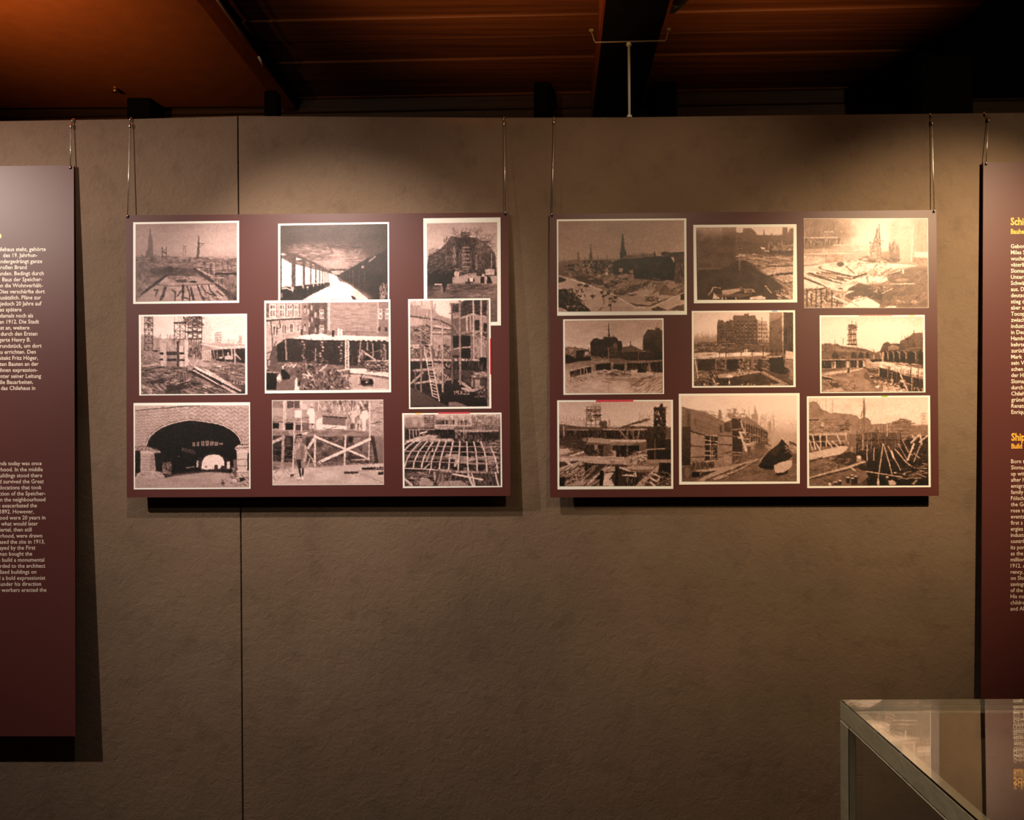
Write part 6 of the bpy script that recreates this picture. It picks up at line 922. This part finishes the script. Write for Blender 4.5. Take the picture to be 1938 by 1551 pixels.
TINT_PINK = (.70, .18, .66, .20)
TINT_SEPIA = (.62, .25, .42, .42)
b1, t1 = board_thing('photo_panel', [(238, 407), (962, 402), (966, 938), (240, 941)], .013, .037,
                     'maroon photo panel left of centre with nine pinkish construction photographs', [(241.5, 411), (956.5, 402.5 + 3)])
for fn, lift, lab in (
    (print_harbour, .0006, 'pale photograph of a church spire and mast above a levelled site, top left'),
    (print_tunnel, .0006, 'dark photograph looking down a colonnade with a bright floor'),
    (print_ship_prow, .0006, 'tall photograph of a pointed building wrapped in scaffolding'),
    (print_lattice_towers, .0006, 'photograph of lattice towers and concrete pillars among planks'),
    (print_courtyard, .0013, 'photograph of a brick courtyard with a white ladder down to a pit'),
    (print_timber_frame, .0013, 'upright photograph of tall timber poles with a leaning ladder'),
    (print_arch, .0006, 'photograph of a wide dark archway under zigzag brickwork'),
    (print_platform_worker, .0006, 'borderless photograph of a capped worker standing before a timber platform'),
    (print_ribs, .0006, 'photograph of a curved grid of pale timber ribs')):
    photograph(b1, t1, fn(), lift, lab, TINT_PINK)
b2, t2 = board_thing('photo_panel', [(1040, 405), (1772, 397), (1777, 938), (1041, 941)], .010, .032,
                     'maroon photo panel right of centre with nine sepia construction photographs', [(1044.5, 408), (1767, 401)])
for fn, lab in (
    (print_spire_city, 'sepia photograph of a dark church spire over cleared city ground'),
    (print_pit_dusk, 'dim sepia photograph of a dark pit with timber stacks on its right'),
    (print_smoky_yard, 'bright borderless photograph of a hazy yard with a lattice derrick'),
    (print_gothic_pit, 'sepia photograph of dark gothic buildings behind a long pit'),
    (print_stepped_block, 'sepia photograph of a stepped tall block with many windows'),
    (print_arcade_yard, 'sepia photograph of a scaffold tower and a row of dark arches'),
    (print_shaft_site, 'sepia photograph of a crowded timber site with two towers'),
    (print_wall_and_boulder, 'sepia photograph of a long board wall, a mound and a pale boulder'),
    (print_palisade, 'sepia photograph of a ring of timber piles with slanting props')):
    photograph(b2, t2, fn(), .0006, lab, TINT_SEPIA)

# ---------------------------------------------------------------- text banners
TXT = []
def text_line(s, b, px, py, cap_px, anchor, block, xs=1.0, bold=0.):
    cu = bpy.data.curves.new('t', 'FONT'); cu.body = s; cu.resolution_u = 2; cu.fill_mode = 'FRONT'; cu.offset = bold
    o = bpy.data.objects.new('t', cu); COL.objects.link(o); TXT.append((o, b, px, py, cap_px, anchor, block, xs))
def build_text(blocks):
    ref = bpy.data.curves.new('t', 'FONT'); ref.body = 'H'; ro = bpy.data.objects.new('t', ref); COL.objects.link(ro)
    bpy.context.view_layer.update(); dg = bpy.context.evaluated_depsgraph_get()
    m = bpy.data.meshes.new_from_object(ro.evaluated_get(dg)); cap = max(v.co.y for v in m.vertices)
    bpy.data.objects.remove(ro)
    acc = {}
    for o, b, px, py, cpx, anchor, block, xs in TXT:
        m = bpy.data.meshes.new_from_object(o.evaluated_get(dg)); k = cpx * CAM_D / FPX / cap
        n = len(m.vertices)
        if n:
            co = np.empty(n * 3, np.float32); m.vertices.foreach_get('co', co); co = co.reshape(-1, 3) * k; co[:, 0] *= xs
            u, v = b.uv(b.hit(px, py)); u0 = u - (co[:, 0].max() if anchor == 'R' else co[:, 0].min())
            V, F = acc.setdefault(block, ([], [])); s0 = len(V)
            V += [b.at(u0 + x, v + y, .0005) for x, y, _ in co]; F += [tuple(i + s0 for i in p.vertices) for p in m.polygons]
            if blocks[block][1] is M['gold']:            # headings are set in a serif face: add feet and heads to the straight stems
                C = cap * k; tall = co[:, 1].max()
                for yy in (0., C, tall):
                    xs_ = np.sort(co[np.abs(co[:, 1] - yy) < .035 * C, 0])
                    for grp in np.split(xs_, np.where(np.diff(xs_) > .26 * C)[0] + 1):
                        if len(grp) < 2 or not .08 * C < np.ptp(grp) < .30 * C: continue
                        xa, xb = grp.min() - .09 * C, grp.max() + (.09 * C if yy == 0 else 0); ya, yb = (0, .08 * C) if yy == 0 else (yy - .08 * C, yy)
                        n0 = len(V); V += [b.at(u0 + x, v + y, .0006) for x, y in ((xa, ya), (xb, ya), (xb, yb), (xa, yb))]; F.append((n0, n0 + 1, n0 + 2, n0 + 3))
        bpy.data.objects.remove(o); bpy.data.meshes.remove(m)
    for block, (V, F) in acc.items():
        parent, mt, name, lab = blocks[block]
        prop(obj(name, V, F, mt, parent), lab)
bl, tl = board_thing('text_banner', [(-560, 318), (139.5, 313), (143, 1392.5), (-560, 1394)], .009, .046,
                     'tall maroon text banner at the left edge with pale German and English lines', [(133, 318)])
br, tr = board_thing('text_banner', [(1861, 307), (2560, 303), (2560, 1382), (1857, 1383)], .012, .024,
                     'tall maroon text banner at the right edge with golden headings', [(1866, 311)])
CAPX, XS = 7.3, .93
L1 = [('Chilehaus steht, gehörte', 87), ('des 19. Jahrhun-', 71), ('einandergedrängt ganze', 80), ('Großen Brand', 51), ('standen. Bedingt durch', 83), ('Baus der Speicher-', 80), ('en die Wohnverhält-', 81), ('Dies verschärfte dort', 85), ('zusätzlich. Pläne zur', 78), ('jedoch 20 Jahre auf', 79), ('das spätere', 41), ('damals noch als', 63), ('wurden 1912. Die Stadt', 74), ('ist an, weitere', 56), ('durch den Ersten', 71), ('steigerte Henry B.', 58), ('Grundstück, um dort', 79), ('zu errichten. Den', 68), ('Architekt Fritz Höger,', 72), ('rten Bauten an der', 73), ('kühnen expression-', 71), ('unter seiner Leitung', 78), ('die Bauarbeiten.', 63), ('das Chilehaus in', 67)]
for i, (s, x) in enumerate(L1): text_line(s, bl, x, 474.8 + i * 11.42, CAPX, 'R', 0, XS, .012)
L2 = [('stands today was once', 79), ('neighbourhood. In the middle', 81), ('buildings stood there', 80), ('had survived the Great', 83), ('relocations that took', 79), ('construction of the Speicher-', 86), ('in the neighbourhood', 86), ('has exacerbated the', 70), ('of 1892. However,', 64), ('neighbourhood were 20 years in', 86), ('for what would later', 72), ('viertel, then still', 60), ('neighbourhood, were drawn', 80), ('purchased the site in 1913,', 85), ('delayed by the First', 67), ('Sloman bought the', 61), ('to build a monumental', 84), ('awarded to the architect', 86), ('stylised buildings on', 69), ('and a bold expressionist', 86), ('Also under his direction', 78), ('4,000 workers erected the', 88)]
for i, (s, x) in enumerate(L2): text_line(s, bl, x, 879.8 + i * 11.4, CAPX, 'R', 1, XS, .004)
text_line('o', bl, 3.5, 451, 13, 'R', 6, 1.0, .03)
R1 = ['Geboren', 'Miles S', 'wuchs', 'väterlich', 'Sloman', 'Unterse', 'Schwäb', 'aus. Der', 'deutsch', 'stieg d', 'aber s', 'Tocopil', 'zwische', 'industr', 'in Deut', 'Hambur', 'kehrte', 'zurück', 'Mark', 'sein V', 'schen', 'der Ha', 'Sloman', 'durch', 'Chileha', 'gründe', 'Renata', 'Enrique']
for i, s in enumerate(R1): text_line(s, br, 1912.8 + i * .04, 469.4 + i * 11.61, CAPX, 'L', 2, XS, .012)
R2 = ['Born to', 'Sloman', 'up with', 'after h', 'emigra', 'family', 'Fölsch', 'the Ger', 'rose to', 'events', 'first s', 'ergies', 'industr', 'contrib', 'its port', 'as the', 'million', '1912. A', 'rency,', 'on Slom', 'savings', 'of the', 'His ma', 'childre', 'and Alf']
for i, s in enumerate(R2): text_line(s, br, 1913.4 - i * .05, 876.2 + i * 11.61, CAPX, 'L', 3, XS, .004)
for s, x, y, c, blk in (('Schi', 1912.5, 425.6, 13.2, 4), ('Bauhe', 1912.8, 442.2, 8.8, 4), ('Ship', 1913.8, 833.2, 13.4, 5), ('Build', 1914, 848.2, 8.8, 5)):
    text_line(s, br, x, y, c, 'L', blk, .80, .028)
build_text({0: (tl, M['text'], 'text_block', 'German paragraph in pale lettering'), 1: (tl, M['text'], 'text_block', 'English paragraph in pale lettering'),
            2: (tr, M['text'], 'text_block', 'German paragraph in pale lettering'), 3: (tr, M['text'], 'text_block', 'English paragraph in pale lettering'),
            4: (tr, M['gold'], 'heading', 'golden German heading'), 5: (tr, M['gold'], 'heading', 'golden English heading'), 6: (tl, M['gold'], 'heading', 'golden heading letter')})

# ---------------------------------------------------------------- hanging wires with their hooks on the wall top
def hanger(top_px, bead_px, end_px, b, label, clip=True):
    e = b.hit(*end_px, .0015); bead = at_y(*bead_px, -.006); tp = at_y(*top_px, -.004)
    t = thing('hanging_wire', tp, label, 'wire', 'wires holding the boards')
    obj('wire', *tube([tp, bead, bead + (e - bead) * .5, e], .0011, 8), M['wire'], t, smooth=True)
    dn = (e - bead).normalized()
    obj('sleeve', *tube([bead - dn * .004, bead - dn * .003, bead + dn * .009, bead + dn * .010], [.0016, .0032, .0028, .0014], 10), M['wire'], t, smooth=True)
    obj('knot', *tube([e - dn * .006, e - dn * .003, e + dn * .001], [.0012, .0024, .0014], 8), M['wire'], t, smooth=True)
    if clip:
        obj('hook', *tube([Vector((tp.x, -.004, tp.z - .004)), Vector((tp.x, -.005, tp.z + .004)), Vector((tp.x + .002, .004, tp.z + .0065)), Vector((tp.x + .002, .020, tp.z + .006))], .0022, 8), M['wire'], t, smooth=True)
        obj('hook_head', *tube([Vector((tp.x + .001, .003, tp.z + .004)), Vector((tp.x + .001, .003, tp.z + .0085))], [.0065, .005], 12), M['wire'], t)
hanger((137, 229), (134.5, 237), (133, 318), bl, 'short steel wire at the left banner')
hanger((246.5, 227), (246, 236), (241.5, 410), b1, 'long steel wire at the upper left corner of the left photo panel')
hanger((953.5, 226), (954, 232), (956.5, 404), b1, 'long steel wire at the upper right corner of the left photo panel')
hanger((1049, 226), (1048.6, 229), (1044.5, 407), b2, 'long steel wire at the upper left corner of the right photo panel')
hanger((1762.5, 219), (1763.8, 231), (1768, 400), b2, 'long steel wire at the upper right corner of the right photo panel')
hanger((1865, 216.5), (1871, 225), (1866, 310), br, 'short steel wire at the right banner')

# ---------------------------------------------------------------- acrylic show case
zt = 1.217; p = at_z(1588.5, 1322.5, zt); TH = .019
x0, x1, yb, yf, zl = p.x, p.x + 1.35, p.y, p.y - .56, .90
case = thing('display_case_hood', ((x0 + x1) / 2, (yb + yf) / 2, zl), 'clear thick acrylic show case hood in the lower right corner', 'display case')
def pane(name, g, thin):
    o = obj(name, *g, M['acrylic'], case); o.data.materials.append(M['acrylic_edge'])
    for f in o.data.polygons:
        if abs(f.normal[thin]) < .5: f.material_index = 1
    bevel(o, .0016, 3)
pane('top_pane', box(x0, x1, yf, yb, zt - TH, zt), 2)
pane('side_pane', box(x0, x0 + TH, yf + TH + .0002, yb - TH - .0002, zl, zt - TH - .0003), 0)
pane('side_pane', box(x1 - TH, x1, yf + TH + .0002, yb - TH - .0002, zl, zt - TH - .0003), 0)
pane('back_pane', box(x0, x1, yb - TH, yb, zl, zt - TH - .0003), 1)
pane('front_pane', box(x0, x1, yf, yf + TH, zl, zt - TH - .0003), 1)
pl_ = thing('plinth', ((x0 + x1) / 2, (yb + yf) / 2, 0), 'grey plinth carrying the clear acrylic hood', 'plinth')
bevel(obj('body', *box(x0 - .01, x1 + .01, yf - .01, yb + .01, .06, zl - .001), M['plinth'], pl_), .003)
bevel(obj('base', *box(x0 + .02, x1 - .02, yf + .02, yb - .02, 0, .06), M['gap'], pl_), .002)
